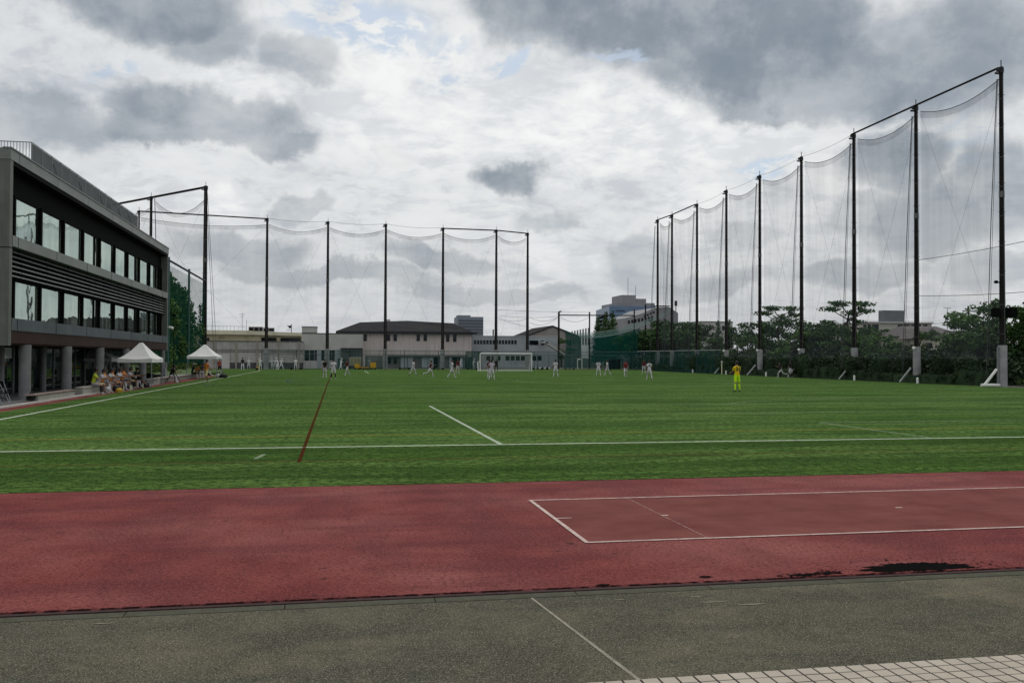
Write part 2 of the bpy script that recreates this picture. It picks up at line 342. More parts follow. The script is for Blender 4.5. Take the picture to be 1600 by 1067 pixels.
# curb blocks
cb = MB(); x = -40.0
while x < 40:
    w = 1.2 if rnd.random() < .8 else .8
    cb.box(x+.004, x+w-.004, 7.44, 7.574, -.03, -.004+rnd.uniform(-.001, .001)); x += w
tag(cb.build('curb', curbm), kind='structure')
sheet('asphalt_path', [(-60, -20), (60, -20), (60, 7.436), (-60, 7.436)], -.008, asphalt)
sheet('path_joint', [(1.585, 7.43), (1.605, 7.43), (1.865, 5.43), (1.835, 5.43)], -.004, joint_p)

rr = random.Random(44)
for cx, cy, a, b in ((3.05, 7.05, .10, .012), (3.32, 6.93, .13, .014), (-1.7, 7.28, .07, .014), (2.3, 7.25, .05, .01)):
    sheet('path_scuff', [(cx+a*(1+rr.uniform(-.2, .2))*math.cos(k*.52), cy+b*(1+rr.uniform(-.3, .3))*math.sin(k*.52)) for k in range(12)], -.0035, mat('scuff', (.26, .24, .18), .9, var=.15, spec=0))
# pavers: individual tiles in rows with dark joints
jt = mat('joint_dark', (.015, .014, .013), .95)
sheet('paver_bed', [(-6, 1), (12, 1), (12, 5.432), (-6, 5.432)], -.004, jt)
pv = MB(); y = 5.43
for r_ in range(14):
    for k in range(-50, 110):
        x0 = k*.116 + .004; pv.box(x0+.003, x0+.104, y-.102, y-.002, -.01, .0+rnd.uniform(-.0008, .0008))
    y -= .112
tag(pv.build('paver_band', tilem), kind='structure')
# worn black hole in the rubber, torn outline
def blotch(name, cx, cy, rx, ry, seed, z=.0022, n=90):
    rr = random.Random(seed); pts = []
    for k in range(n):
        th = 2*math.pi*k/n; q = 1+.14*math.sin(3*th+seed)+.10*math.sin(7*th+2*seed)+rr.uniform(-.13, .13)
        x = cx+rx*q*math.cos(th); y = cy+ry*q*math.sin(th)*(1+.25*math.sin(2*th+1)); pts.append((x, max(7.63, y)))
    return sheet(name, pts, z, MATS.get('bitumen') or mat('bitumen', (.004, .004, .004), .95, scale=60, col2=(.012, .012, .012), spec=.0))
def patch(cx, cy, rx, ry, seed, nsp):
    rr = random.Random(seed); mb = MB(); n = 260; pts = []; q = 0
    for k in range(n):
        th = 2*math.pi*k/n; q = .6*q+rr.uniform(-.16, .16); w_ = 1+.12*math.sin(3*th+seed)+.08*math.sin(8*th)+q*.8
        pts.append((cx+rx*w_*math.cos(th), max(7.625, cy+ry*w_*math.sin(th)), .0022))
    mb.add(pts, [tuple(range(n))])
    for _ in range(nsp):
        th = rr.uniform(0, 6.28); r = rr.uniform(.9, 1.75)**1.1; x = cx+rx*r*math.cos(th)*1.1; y = cy+ry*r*math.sin(th)*1.3; e = rr.uniform(.002, .011)
        if y < 7.63 or y > 8.3: continue
        m_ = 6; mb.add([(x+e*1.9*rr.uniform(.5, 1.2)*math.cos(a*1.047), y+e*rr.uniform(.5, 1.2)*math.sin(a*1.047), .0026+_*1e-6) for a in range(m_)], [tuple(range(m_))])
    tag(mb.build('worn_patch', MATS.get('bitumen') or mat('bitumen', (.004, .004, .004), .95, scale=60, col2=(.012, .012, .012), spec=.0)), kind='structure')
patch(5.44, 7.86, .58, .155, 3, 200); patch(4.22, 7.76, .13, .035, 5, 120); patch(4.50, 7.79, .07, .03, 8, 90); patch(3.3, 7.85, .03, .012, 12, 60); patch(2.3, 7.72, .03, .012, 14, 60)
# markings
def strip(name, a, b, w, m_, z=.004):
    a = Vector(a); b = Vector(b); d = (b-a).normalized(); n = Vector((-d.y, d.x))*w/2
    return sheet(name, [tuple(a-n), tuple(b-n), tuple(b+n), tuple(a+n)], z, m_)
GX, Y0, Y1 = 23.84, 20.47, 127.26; XL, XR = -10.25, 45.9
strip('line_marking', (XL, Y0), (XL, Y1), .12, line_w); strip('line_marking', (-20, Y0), (XR, Y0), .12, line_w, .0044)
strip('line_marking', (XL, Y1), (XR, Y1), .12, line_f, .0044)
strip('line_marking', (3.68, Y0), (3.68, Y0+16.5), .10, paint_mat('line_white_worn', (.60, .68, .55), .55), .005)
for a, b, m_ in [((3.68, Y0+16.5), (44, Y0+16.5), line_f), ((14.7, Y0), (14.7, Y0+5.5), line_f), ((14.7, Y0+5.5), (33, Y0+5.5), line_f), ((XL, 73.9), (XR, 73.9), line_f),
                 ((3.68, Y1-16.5), (44, Y1-16.5), line_f), ((3.68, Y1-16.5), (3.68, Y1), line_w), ((44, Y1-16.5), (44, Y1), line_f), ((-8, 88.5), (46, 88.5), line_f), ((-8, 100), (46, 100), line_f),
                 ((10, 54.5), (46, 54.5), line_f), ((4, 62), (40, 62), line_f), ((5, 43), (46, 43), line_f), ((12, 31), (46, 31), line_f)]:
    strip('line_marking', a, b, .1, m_, .0052)
strip('line_marking', (-20, 23.3), (46, 23.3), .09, line_y, .0056); strip('line_marking', (-6, 17.75), (46, 17.75), .09, line_o, .0056); strip('line_marking', (-20, 41), (46, 41), .09, line_o, .0056)
strip('line_marking', (-.7, 17.6), (-.7, 126), .075, line_r, .006)
strip('line_marking', (-1.55, 18.3), (-1.45, 19.1), .10, line_f, .006)
def arc(cx, cy, r, a0, a1, w, m_, z):
    n = 48; v = []; f = []
    for k in range(n+1):
        a = R(a0+(a1-a0)*k/n); v += [(cx+(r-w/2)*math.cos(a), cy+(r-w/2)*math.sin(a), z), (cx+(r+w/2)*math.cos(a), cy+(r+w/2)*math.sin(a), z)]
    for k in range(n): f.append((2*k, 2*k+2, 2*k+3, 2*k+1))
    tag(MB().add(v, f).build('line_marking', m_), kind='structure')
arc(GX, 73.9, 9.15, 0, 360, .1, line_f, .0058); arc(GX, Y0+11, 9.15, 37, 143, .1, line_f, .0058); arc(GX, Y1-11, 9.15, 217, 323, .1, line_f, .0058)
arc(14, 76, 18, 150, 250, .25, line_b, .0062); arc(-4, 66, 5, 80, 250, .15, line_b, .0062)
# runway outline
for a, b, w in [((2.62, 9.5), (60, 9.5), .05), ((2.62, 12.42), (60, 12.42), .05), ((2.645, 9.525), (2.645, 12.395), .05), ((2.67, 10.98), (2.86, 10.98), .035)]:
    strip('runway_line', a, b, w, line_t, .0075)
strip('runway_line', (4.03, 9.53), (4.03, 12.39), .02, line_tf, .0075); strip('runway_line', (4.02, 10.95), (4.11, 10.95), .05, line_t, .0085)
strip('runway_line', (7.32, 11.0), (7.42, 11.0), .05, line_t, .0085)

# side paving beside the building, with light kerb
slab = MB(); KP = [(-12.32, 16), (-12.34, 42.0), (-12.36, 58), (-12.36, 68)]
for (a, b) in zip(KP[:-1], KP[1:]):
    slab.obox(a, b, .26, -.02, .05)
tag(slab.build('side_kerb', mat('kerb_light', (.36, .34, .31), .85, scale=3, col2=(.46, .44, .41))), kind='structure')
sheet('pavement', [(a[0]-.25, a[1]) for a in KP]+[(-12.9, 77), (-30, 77), (-30, 16)], .04, mat('paving_dark', (.07, .072, .072), .7, scale=2, col2=(.11, .11, .11)))
# grass bank behind the low wall
bank = MB(); bank.add([(-12.98, 78, .30), (-12.98, 110, .30), (-19, 110, 1.1), (-19, 78, 1.1), (-30, 78, 1.3), (-30, 110, 1.3)], [(0, 1, 2, 3), (3, 2, 5, 4)])
tag(bank.build('grass_bank', mat('bank_grass', (.03, .07, .012), .9, scale=3, col2=(.09, .15, .03), bump=.5)), kind='structure')

# ================================================================== CLUBHOUSE on the left
fasc = mat('fascia_metal', (.135, .150, .138), .45, scale=.8, col2=(.185, .20, .185), metal=.25, layers=[((1, .35, 6), (.12, .13, .12), .5, .7, .4)])
fasc2 = mat('band_metal', (.062, .076, .088), .5, scale=.8, col2=(.095, .11, .122), metal=.2, spec=.15)
endw = mat('end_wall_metal', (.090, .098, .088), .5, scale=1.2, col2=(.13, .135, .118), layers=[((5, 5, .3), (.07, .07, .062), .5, .68, .5)])
blackm = mat('black_frame', (.004, .0045, .0045), .8, var=.2, spec=.05)
soffb = mat('brown_soffit', (.022, .010, .008), .6, spec=.1, scale=1.2, col2=(.038, .016, .012))
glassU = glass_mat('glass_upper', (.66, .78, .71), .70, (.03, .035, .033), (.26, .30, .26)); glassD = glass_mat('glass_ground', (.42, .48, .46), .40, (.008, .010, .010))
louv = mat('louvre_metal', (.19, .20, .20), .45, var=.1, metal=.3)
colm = mat('column_concrete', (.15, .15, .155), .85, spec=.05, scale=1.5, col2=(.22, .22, .225))
B = empty('clubhouse', 'long dark grey three storey clubhouse with two window bands and round columns beside the pitch', 'building', (-13.5, 59, 0))
def bb(name, mb, m_, parent=B):
    o = mb.build(name, m_); o.parent = parent
    if parent is B: o.matrix_parent_inverse = Matrix.Translation((13.5, -59, 0))
    return o
FX, GXc, YA, YB, XBK = -13.5, -14.05, 41.6, 77.2, -27.5
w = MB(); w.box(FX, XBK, YA-.35, YA, 2.40, 10.62); bb('end_wall', w, endw)
w = MB(); w.box(FX, XBK, YB, YB+.3, 2.40, 10.62); bb('end_wall', w, endw)
w = MB(); w.box(FX+.02, XBK-.05, YA-.37, YB+.32, 10.19, 10.66); w.box(FX+.06, FX-.3, YA-.40, YB+.35, 10.64, 10.70); bb('roof_slab', w, fasc)
w = MB(); w.box(FX+.015, -14.4, YA, YB, 6.60, 7.05); bb('floor_band', w, fasc)
w = MB(); w.box(FX+.015, -14.4, YA, YB, 3.04, 3.56); bb('floor_band', w, fasc2)
w = MB(); w.box(FX, XBK, YA, YB, 10.0, 10.188); w.box(-14.0, -14.5, YA, YB, 8.95, 10.0); bb('soffit', w, blackm)
w = MB(); w.box(FX-.02, FX-.10, YA, YB, 2.50, 3.039); w.box(FX-.12, XBK, YA, YB, 2.44, 2.52); bb('brown_soffit', w, soffb)
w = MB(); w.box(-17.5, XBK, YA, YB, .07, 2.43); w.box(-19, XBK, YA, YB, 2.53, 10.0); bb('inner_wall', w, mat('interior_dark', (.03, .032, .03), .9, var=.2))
# glazing with dark fins, one glazed bay per window
pitch, y0 = 3.66, 43.25
ys = [YA] + [y0+pitch*k for k in range(10)] + [YB]
for (z0, z1) in ((7.05, 8.96), (3.56, 5.28)):
    for k in range(len(ys)-1):
        a, b = ys[k]+.08, ys[k+1]-.08
        if b-a < .3: continue
        g = MB(); g.box(GXc, GXc-.03, a, b, z0, z1); o = bb('window', g, glassU)
        f = MB(); f.box(GXc+.05, GXc-.06, a-.02, a+.04, z0, z1); f.box(GXc+.05, GXc-.06, b-.04, b+.02, z0, z1); f.box(GXc+.05, GXc-.06, a, b, z0, z0+.05); f.box(GXc+.05, GXc-.06, a, b, z1-.04, z1)
        if k in (0, 4, 7, 9): f.box(GXc+.05, GXc-.06, a+(b-a)*.72, a+(b-a)*.72+.14, z0, z1)
        bb('frame', f, blackm, o)
        # pale blind or curtain strip standing behind some panes
    for k in range(len(ys)):
        f = MB(); f.box(GXc+.13, GXc-.1, ys[k]-.10, ys[k]+.10, z0, z1+.02); bb('fin', f, blackm)
for a, b in zip(ys[:-1], ys[1:]):
    if b-a < .5: continue
    l_ = MB()
    for j in range(6):
        z = 5.36 + j*.205; l_.add([(GXc+.42, a+.03, z), (GXc+.42, b-.03, z), (GXc+.34, b-.03, z+.07), (GXc+.34, a+.03, z+.07), (GXc+.40, a+.03, z-.01), (GXc+.40, b-.03, z-.01), (GXc+.32, b-.03, z+.06), (GXc+.32, a+.03, z+.06)],
              [(0, 1, 2, 3), (7, 6, 5, 4), (0, 4, 5, 1), (3, 2, 6, 7)])
    bb('louvre', l_, louv)
w = MB(); w.box(GXc, -14.4, YA, YB, 5.28, 6.6); bb('louvre_backing', w, blackm)
w = MB()
for k in range(7):
    y = YA+(YB-YA)*k/6.5+.7
    for z0, z1 in ((10.20, 10.63), (6.61, 7.04), (3.05, 3.55)): w.box(FX+.024, FX+.012, y-.012, y+.012, z0, z1)
for z in (6.5,): w.box(FX+.004, FX-.004, YA-.352, YA+.0, z-.02, z+.02); w.box(FX+.001, XBK, YA-.354, YA-.348, z-.02, z+.02)
for x in (-15.6, -18.2, -20.8): w.box(x-.012, x+.012, YA-.354, YA-.348, 2.4, 10.15)
bb('panel_joint', w, blackm)
w = MB()
for a in ys: w.box(GXc+.34, GXc+.28, a-.02, a+.02, 5.28, 6.6)
bb('louvre_post', w, blackm)
# ground floor glass wall and columns
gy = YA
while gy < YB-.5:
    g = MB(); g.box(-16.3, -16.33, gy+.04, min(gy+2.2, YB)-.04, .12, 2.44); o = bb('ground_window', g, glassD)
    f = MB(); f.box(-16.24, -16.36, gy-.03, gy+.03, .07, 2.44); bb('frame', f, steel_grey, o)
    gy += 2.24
for k, y in enumerate((43.76, 50.07, 56.67, 63.3, 68.6, 76.2)):
    c = MB(); c.tube([(-13.62, y, .03), (-13.62, y, 2.46)], .245 if k < 5 else .16, 20); bb('column', c, colm)
    
    if k in (0, 1, 3): c = MB(); c.tube([(-15.6, y+3.0, .03), (-15.6, y+3.0, 2.44)], .15, 16); bb('column', c, colm)
# roof guard rail
rail = MB(); RX = -13.72; RY0, RY1, RZ0, RZ1 = 44.6, 66.9, 10.7, 11.66
for z in (RZ0+.1, RZ1): rail.tube([(RX, RY0, z), (RX, RY1, z)], .022, 6)
n = 15
for k in range(n+1): y = RY0+(RY1-RY0)*k/n; rail.box(RX-.02, RX+.02, y-.02, y+.02, RZ0-.04, RZ1)
for k in (2, 5, 8, 11, 13):
    y = RY0+(RY1-RY0)*k/n; rail.tube([(RX+.02, y+.1, RZ1-.3), (RX+.1, y+.85, RZ0)], .02, 5); rail.tube([(RX, y, RZ1-.32), (RX+.02, y+.1, RZ1-.3)], .02, 5)
bb('guard_rail', rail, steel_grey)
rs = MB()
for z in (RZ0+.08, RZ1): rs.tube([(RX, RY0, z), (-20, RY0, z)], .022, 6)
x = RX-.1
while x > -20: rs.box(x-.011, x+.011, RY0-.011, RY0+.011, RZ0-.02, RZ1); x -= .13
rs.box(-15.2, -15.26, RY0-.03, RY0+.03, RZ0-.02, RZ1+.06); bb('guard_rail', rs, steel_grey)
pm = net_mat('perforated_panel', (.13, .14, .15), .86, .04)
for k in range(n):
    y = RY0+(RY1-RY0)*k/n; q = MB(); q.box(RX-.006, RX+.006, y+.04, y+(RY1-RY0)/n-.04, RZ0+.06, RZ1-.04); bb('rail_panel', q, pm)
w = MB(); w.box(-13.44, -13.2, 76.95, 77.05, 4.28, 4.34); w.tube([(-13.2, 76.7, 4.3), (-13.15, 77.3, 4.24)], .1, 10); w.tube([(-13.13, 77.2, 4.24), (-13.12, 77.4, 4.22)], .12, 10); bb('security_camera', w, whitep)
w = MB(); w.box(-13.35, -13.46, 76.2, 76.5, .1, 1.5); w.box(-13.3, -13.45, 75.4, 76.1, .1, 1.0); bb('meter_box', w, steel_grey)

# low wall with plank bench in front of the columns
bw = empty('plank_bench', 'wooden plank bench on a long low pale concrete wall between the first two columns', 'bench', (-12.7, 45, 0))
MB().box(-.16, .16, -3.0, 2.5, 0, .27).build('base_wall', mat('bench_concrete', (.26, .26, .225), .85, scale=3, col2=(.34, .34, .30)), bw)
for q_ in range(3): MB().box(-.2+q_*.14, -.2+q_*.14+.125, -3.7, 2.6, .30, .34).build('plank', mat('bench_wood', (.20, .15, .125), .7, scale=4, col2=(.30, .235, .20)), bw)
o = MB()
for y in (-3.3, -1.5, .5, 2.3): o.box(-.18, .2, y-.04, y+.04, .27, .30)
o.build('bracket', steel_dark, bw)
# low wall continuing toward the tents
def low_seat(y0_, y1_, label, x=-12.72):
    t = empty('low_wall', label, 'low wall', (x, (y0_+y1_)/2, .05), group='low seat walls along the side of the pitch')
    o = MB().box(-.16, .16, y0_-(y0_+y1_)/2, y1_-(y0_+y1_)/2, 0, .30).build('base', MATS['bench_concrete'], t)
    MB().box(-.2, .2, y0_-(y0_+y1_)/2-.03, y1_-(y0_+y1_)/2+.03, .30, .35).build('cap', mat('wall_cap', (.33, .31, .28), .8, var=.15), t)
low_seat(49.0, 57.3, 'low concrete seat wall under the seated row of players')
low_seat(57.4, 62.5, 'low concrete seat wall beside the nearer white tent')
low_seat(66.0, 69.3, 'low concrete seat wall behind the nearer tent, by the last column')
t = empty('low_wall', 'low ribbed retaining wall with pale cap in front of the grass bank', 'low wall', (-12.85, 82, 0))
MB().box(-.2, .2, -12, 12, 0, .34).build('base', mat('ribbed_wall', (.14, .13, .11), .9, scale=(6), col2=(.26, .24, .21)), t); MB().box(-.26, .26, -12.03, 12.03, .34, .40).build('cap', MATS['wall_cap'], t)

# ================================================================== BIG NETS AND POLES
def rope_curve(a, b, sag, n=12):
    a = Vector(a); b = Vector(b); return [a.lerp(b, k/n)-Vector((0, 0, sag*4*(k/n)*(1-k/n))) for k in range(n+1)]
PROTO = {}
def net_pole(x, y, H, r0, r1, ped, label, group, ox=-1, rope=True, foot=0):
    t = empty('net_pole', label, 'pole', (x, y, 0), group=group)
    segs = [(0, 0, ped-.05), (0, 0, H*.5), (0, 0, H)]
    MB().tube(segs, [r0, (r0+r1)/2, r1], 14).build('shaft', polec, t)
    MB().tube([(0, 0, -.1), (0, 0, ped)], r0*1.42, 20).build('pedestal', pedc, t)
    b = MB(); b.box(-r1*2.4, r1*1.2, -.10, .10, H-.35, H-.12); b.tube([(0, 0, H), (0, 0, H+.5)], .035, 6); b.tube([(0, 0, H-.45), (0, 0, H-.02)], r1*1.25, 12); b.box(-.5*abs(ox), 0, -.05, .05, H-.55, H-.42)
    b.build('head_bracket', steel_dark, t)
    b = MB(); b.tube([(0, 0, H*.59), (0, 0, H*.59+.45)], (r0+r1)/2*1.04+.01, 12); b.build('repair_band', mat('pale_band', (.12, .12, .125), .7, var=.2), t)
    b = MB()
    for k in range(9): z = ped+.8+k*(H-ped-1)/9; rr = r0+(r1-r0)*z/H+.012; b.tube([(0, 0, z), (0, 0, z+.03)], rr, 12); b.box(-rr-.12, rr+.12, -.015, .015, z+.3, z+.33)
    b.tube([(0, -r0-.02, ped), (0, -r1-.02, H-.6)], .02, 4)
    b.build('step_iron', mat('worn_iron', (.10, .10, .105), .6, var=.2), t)
    return t
RP = [(47.55, 58.42, 23.35), (47.55, 68.42, 23.25), (47.55, 77.78, 23.13), (47.55, 87.66, 23.09), (47.55, 97.23, 23.02), (47.55, 106.4, 22.96), (47.55, 115.85, 22.8), (47.55, 125.21, 22.75), (47.4, 130.8, 22.85)]
ordn = ['first', 'second', 'third', 'fourth', 'fifth', 'sixth', 'seventh', 'eighth', 'ninth']
for k, (x, y, H) in enumerate(RP):
    t = net_pole(x, y, H, .215, .14, 3.0, f'{ordn[k]} dark net pole of the right row, counted from its near end', 'net poles along the right side')
    rp = MB(); rp.tube([(-.55, -.25, H-1.0), (-.9, .0, 12), (-1.25, .1, 1.0)], .035, 4); rp.tube([(-.45, -.2, H-1.0), (-.75, .0, 12), (-1.05, .1, 2.0)], .02, 4); rp.build('hoist_rope', wirem, t)
    if k == 0:
        b = MB(); b.box(.45, 1.0, -.3, .3, 5.0, 5.75); b.build('speaker_box', blackm, t); b = MB(); b.box(-.75, -.4, -.25, .25, 5.05, 5.7); b.build('speaker_box', blackm, t)
        b = MB(); b.box(-.35, -.45, -.05, .05, .2, 2.9); b.build('cable_duct', steel_grey, t)
        b = MB(); b.tube([(-.2, 0, 7.55), (-.4, 0, 7.6)], .05, 8); b.ball((-.5, 0, 7.6), .16, .16, .12); b.build('bell', blackm, t)
    if k in (1, 3, 5, 4):
        b = MB(); b.tube([(-.35, -.1, 2.85), (-.5, -.3, 2.92)], [.05, .13], 10); b.build('horn_speaker', whitep, t)
def net_bay(a, b, drop, sag, label, group, zb=2.5, brace=True, mats=(None, None), hem=True):
    """a, b = (x, y, z) top corners"""
    A = Vector(a)-Vector((0, 0, drop)); Bv = Vector(b)-Vector((0, 0, drop)); mid = (A+Bv)/2
    c = rope_curve(A, Bv, sag, 12); org = Vector((mid.x, mid.y, 0)); nn_ = Vector((-(Bv-A).y, (Bv-A).x, 0)).normalized()
    t = empty('safety_net', label, 'net', org, group=group)
    rr = random.Random(int(a[1]*7)); rows = 8; v = []; f = []
    for i, p in enumerate(c):
        for j in range(rows+1):
            z = p.z+(zb-p.z)*j/rows; bow = .25*math.sin(math.pi*j/rows)*math.sin(i*1.9+a[1])*.8
            v.append(Vector((p.x, p.y, z))+nn_*bow-org)
    for i in range(12):
        for j in range(rows): q = i*(rows+1)+j; f.append((q, q+1, q+rows+2, q+rows+1))
    MB().add(v, f, True).build('netting', mats[0] or netd, t)
    MB().tube([p-org for p in c], .028, 5).build('edge_rope', wirem, t)
    if hem:
        v = []; f = []
        for i, p in enumerate(c): v += [p-org+nn_*.05, p-org-Vector((0, 0, .55))+nn_*.05]
        for i in range(12): f.append((2*i, 2*i+1, 2*i+3, 2*i+2))
        MB().add(v, f).build('hem', mats[1] or nethem, t)
    if brace:
        lo = Vector((A.x, A.y, zb)); hi = Vector((Bv.x, Bv.y, zb))
        for p, q in ((A-Vector((0, 0, .3)), hi), (Bv-Vector((0, 0, .3)), lo)):
            MB().tube([p-org, q-org], .0075, 4).build('brace_wire', wirem, t)
    return t
def beam(a, b, label, group, r=.085):
    a = Vector(a); b = Vector(b); o = MB().tube([a-(a+b)/2, b-(a+b)/2], r, 8).build('top_beam', polec, loc=(a+b)/2); return tag(o, label, 'beam', group)
def wire(a, b, sag, label, group, r=.015):
    a = Vector(a); b = Vector(b); mid = (a+b)/2; o = MB().tube([p-mid for p in rope_curve(a, b, sag, 8)], r, 4).build('span_wire', wirem, loc=mid); return tag(o, label, 'wire', group)
gaps = ['between the first and second', 'between the second and third', 'between the third and fourth', 'between the fourth and fifth', 'between the fifth and sixth', 'between the sixth and seventh', 'between the seventh and eighth', 'between the last two']
for k in range(8):
    a, b = RP[k], RP[k+1]; q = gaps[k]
    net_bay((a[0]+.28, a[1]+.1, a[2]), (b[0]+.26, b[1]-.25, b[2]), .55, .85, f'pale sagging safety net hung {q} poles of the right row', 'nets of the right row', zb=2.0, mats=(netr, nethem))
    if k in (0, 1, 6, 7): beam((a[0]-.25, a[1], a[2]-.1), (b[0]-.25, b[1], b[2]-.1), f'dark top beam joining poles of the right row, {q} poles', 'top beams of the right row')
    else: wire(a, b, .25, f'thin top wire spanning {q} poles of the right row', 'top wires of the right row')
# far row
FP = [(-28.6, 140.5, 23.2), (-10.7, 143.5, 23.1), (-1.6, 144.9, 23.1), (7.4, 145.7, 23.1), (16.8, 148.0, 23.1), (25.7, 148.4, 23.1), (31.4, 150.3, 23.0)]
fl = ['slim pole behind the clubhouse roof at the left end of the far row', 'dark net pole above the white clad fielders, nearest to the yellow building', 'dark net pole in front of the low grey annex', 'dark net pole in front of the left part of the hip roof',
      'dark net pole in front of the right part of the hip roof', 'dark net pole rising behind the white goal', 'rightmost pole of the far row, behind the right goal post']
for k, (x, y, H) in enumerate(FP): net_pole(x, y, H, .26 if k else .16, .17 if k else .12, 3.2, fl[k], 'net poles of the far row')
fg = ['left end, half behind the clubhouse', 'over the grey annex', 'over the left end of the hip roof', 'over the middle of the hip roof', 'over the distant office tower', 'above the white goal']
FPm = [FP[0], FP[1], FP[2], FP[3], FP[4], FP[5], FP[6]]
for k in range(6):
    a, b = FPm[k], FPm[k+1]
    net_bay((a[0]+.2, a[1]+.35, a[2]), (b[0]-.2, b[1]+.35, b[2]), .9 if k else 1.0, .9 if k else .6, f'far row safety net bay, {fg[k]}', 'nets of the far row', zb=3.0)
    if k in (0, 4, 5): beam((a[0], a[1]-.2, a[2]-.15), (b[0], b[1]-.2, b[2]-.15), f'top beam of the far row, {fg[k]}', 'top beams of the far row', .1)
    else: wire((a[0], a[1], a[2]), (b[0], b[1], b[2]), .3, f'thin top wire of the far row, {fg[k]}', 'top wires of the far row', .02)
# left tall row
LP = [(-16.3, 118.5, 23.2), (-24.4, 127.2, 23.1), (-31.5, 134.8, 23.0)]
for k, (x, y, H) in enumerate(LP): net_pole(x, y, H, .30 if k == 0 else .22, .21 if k == 0 else .17, 2.4, ['thick dark pole standing right of the green net, tallest on the left', 'dark pole rising over the clubhouse roof edge', 'pole hidden behind the clubhouse, carrying the left beam'][k], 'poles of the left row')
net_bay((LP[0][0]-.2, LP[0][1], LP[0][2]-1.2), (LP[1][0]+.6, LP[1][1], LP[1][2]-.1), .6, 1.6, 'sagging net at the left, right of the pole over the clubhouse', 'nets of the left row', zb=8)
net_bay((LP[1][0]-.2, LP[1][1], LP[1][2]-.4), (LP[2][0], LP[2][1], LP[2][2]-.4), 1.2, .7, 'sagging net at the left, mostly hidden by the clubhouse roof', 'nets of the left row', zb=8)
beam((LP[0][0]-.2, LP[0][1], 23.0), (LP[1][0], LP[1][1], 22.95), 'dark beam from the thick left pole to the pole over the clubhouse', 'top beams of the left row', .15)
beam((LP[1][0], LP[1][1], 22.95), (LP[2][0], LP[2][1], 22.85), 'dark beam running behind the clubhouse roof', 'top beams of the left row', .15)
for dx in (.35, .7):
    wire((-16.3+dx*.3, 118.3, 22.5), (-16.3+.9+dx, 118.3, 1.0), 0, ('inner' if dx < .5 else 'outer')+' slack hoist line hanging beside the thick left pole', 'hoist lines of the left row', .025)
wire((-23.9, 126.9, 22.8), (-23.2, 126.6, 3), 0, 'hoist line beside the pole over the clubhouse', None, .05)
# green side net between clubhouse and thick pole
SX = -16.3
gf = empty('green_net_fence', 'tall green side net on posts in front of ivy covered trees', 'net fence', (SX, 98, 0))
SY = [80.8, 93.2, 105.6, 118.3]
for a, b in zip(SY[:-1], SY[1:]):
    v = []; f = []
    for i in range(9):
        for j in range(7): v.append((.10*math.sin(i*1.7+a)*math.sin(j), a+(b-a)*i/8-98, .3+(10.9-.3)*j/6))
    for i in range(8):
        for j in range(6): q = i*7+j; f.append((q, q+1, q+8, q+7))
    MB().add(v, f, True).build('netting', netgd if b < 100 else netg, gf)
for y in SY[:-1]: MB().tube([(.1, y-98, 0), (.1, y-98, 11.6)], .12, 10).build('post', mat('green_post', (.035, .09, .08), .5, var=.2), gf)
r_ = MB(); r_.tube([(.1, SY[0]-98, 11.3), (.1, SY[-1]-98, 11.3)], .11, 8); r_.build('rail', steel_dark, gf)
# overhead cables off the near right pole
for z0, z1 in ((10.2, 9.7), (7.25, 6.85)):
    a = Vector((47.3, 68.4, z0)); c = Vector((48.5, 49.0, z1+1.2*(z0 > 8))); mid = (a+c)/2
    tag(MB().tube([p-mid for p in rope_curve(a, c, .25, 10)], .022, 4).build('overhead_cable', wirem, loc=mid), 'upper lumpy cable crossing between the two nearest right poles' if z0 > 8 else 'lower smooth cable crossing between the two nearest right poles', 'cable', 'cables at the two nearest right poles')

# ================================================================== GREEN PERIMETER FENCE AND GOAL
FL = [(-11.2, 141.6), (-1.6, 143.0), (7.4, 143.9), (16.8, 146.0), (25.7, 146.6), (32, 147.4), (40, 147.6), (48.4, 147.8)]
RL = [(48.4, 147.8), (47.0, 139), (46.9, 130), (46.85, 122), (46.8, 114), (46.8, 106.5)]
gposts = mat('fence_steel_green', (.03, .055, .05), .5, var=.2, metal=.2)
def fence(line, label, rails, m_, step=2.4, cx=0, cy=0):
    c = Vector((sum(p[0] for p in line)/len(line), sum(p[1] for p in line)/len(line), 0)); t = empty('net_fence', label, 'fence', c, group='green perimeter fences')
    H = 2.95
    for a, b in zip(line[:-1], line[1:]):
        a = Vector((*a, 0))-c; b = Vector((*b, 0))-c; d = b-a; L_ = d.length
        MB().add([a, b, b+Vector((0, 0, H)), a+Vector((0, 0, H))], [(0, 1, 2, 3)]).build('mesh_panel', m_, t)
        pr = MB(); pr.tube([a, a+Vector((0, 0, H+.05))], .045, 6)
        pr.build('post', gposts, t)
        q = MB()
        for z in (H, H-.62) if rails else (H,): q.tube([a+Vector((0, 0, z)), b+Vector((0, 0, z))], .035, 6)
        for k in range(1, int(L_//step)): p = a+d*(k*step/L_); q.tube([p+Vector((0, 0, 0)), p+Vector((0, 0, H))], .022, 5)
        q.build('rail', gposts, t)
    return t
fence(FL, 'long green mesh fence across the far end behind the goal', True, net_mat('mesh_far', (.035, .10, .095), .24, .3))
fence(RL, 'green mesh fence running toward the camera in front of the far right hedge', False, net_mat('mesh_side', (.02, .075, .07), .40, .3))
r_ = MB().tube([(46.9, 106.5, 2.98), (47.0, 139, 2.98)], .05, 6).build('top_rail', mat('pale_rail', (.22, .25, .25), .5)); tag(r_, 'pale top rail of the side fence at the far right', 'rail')
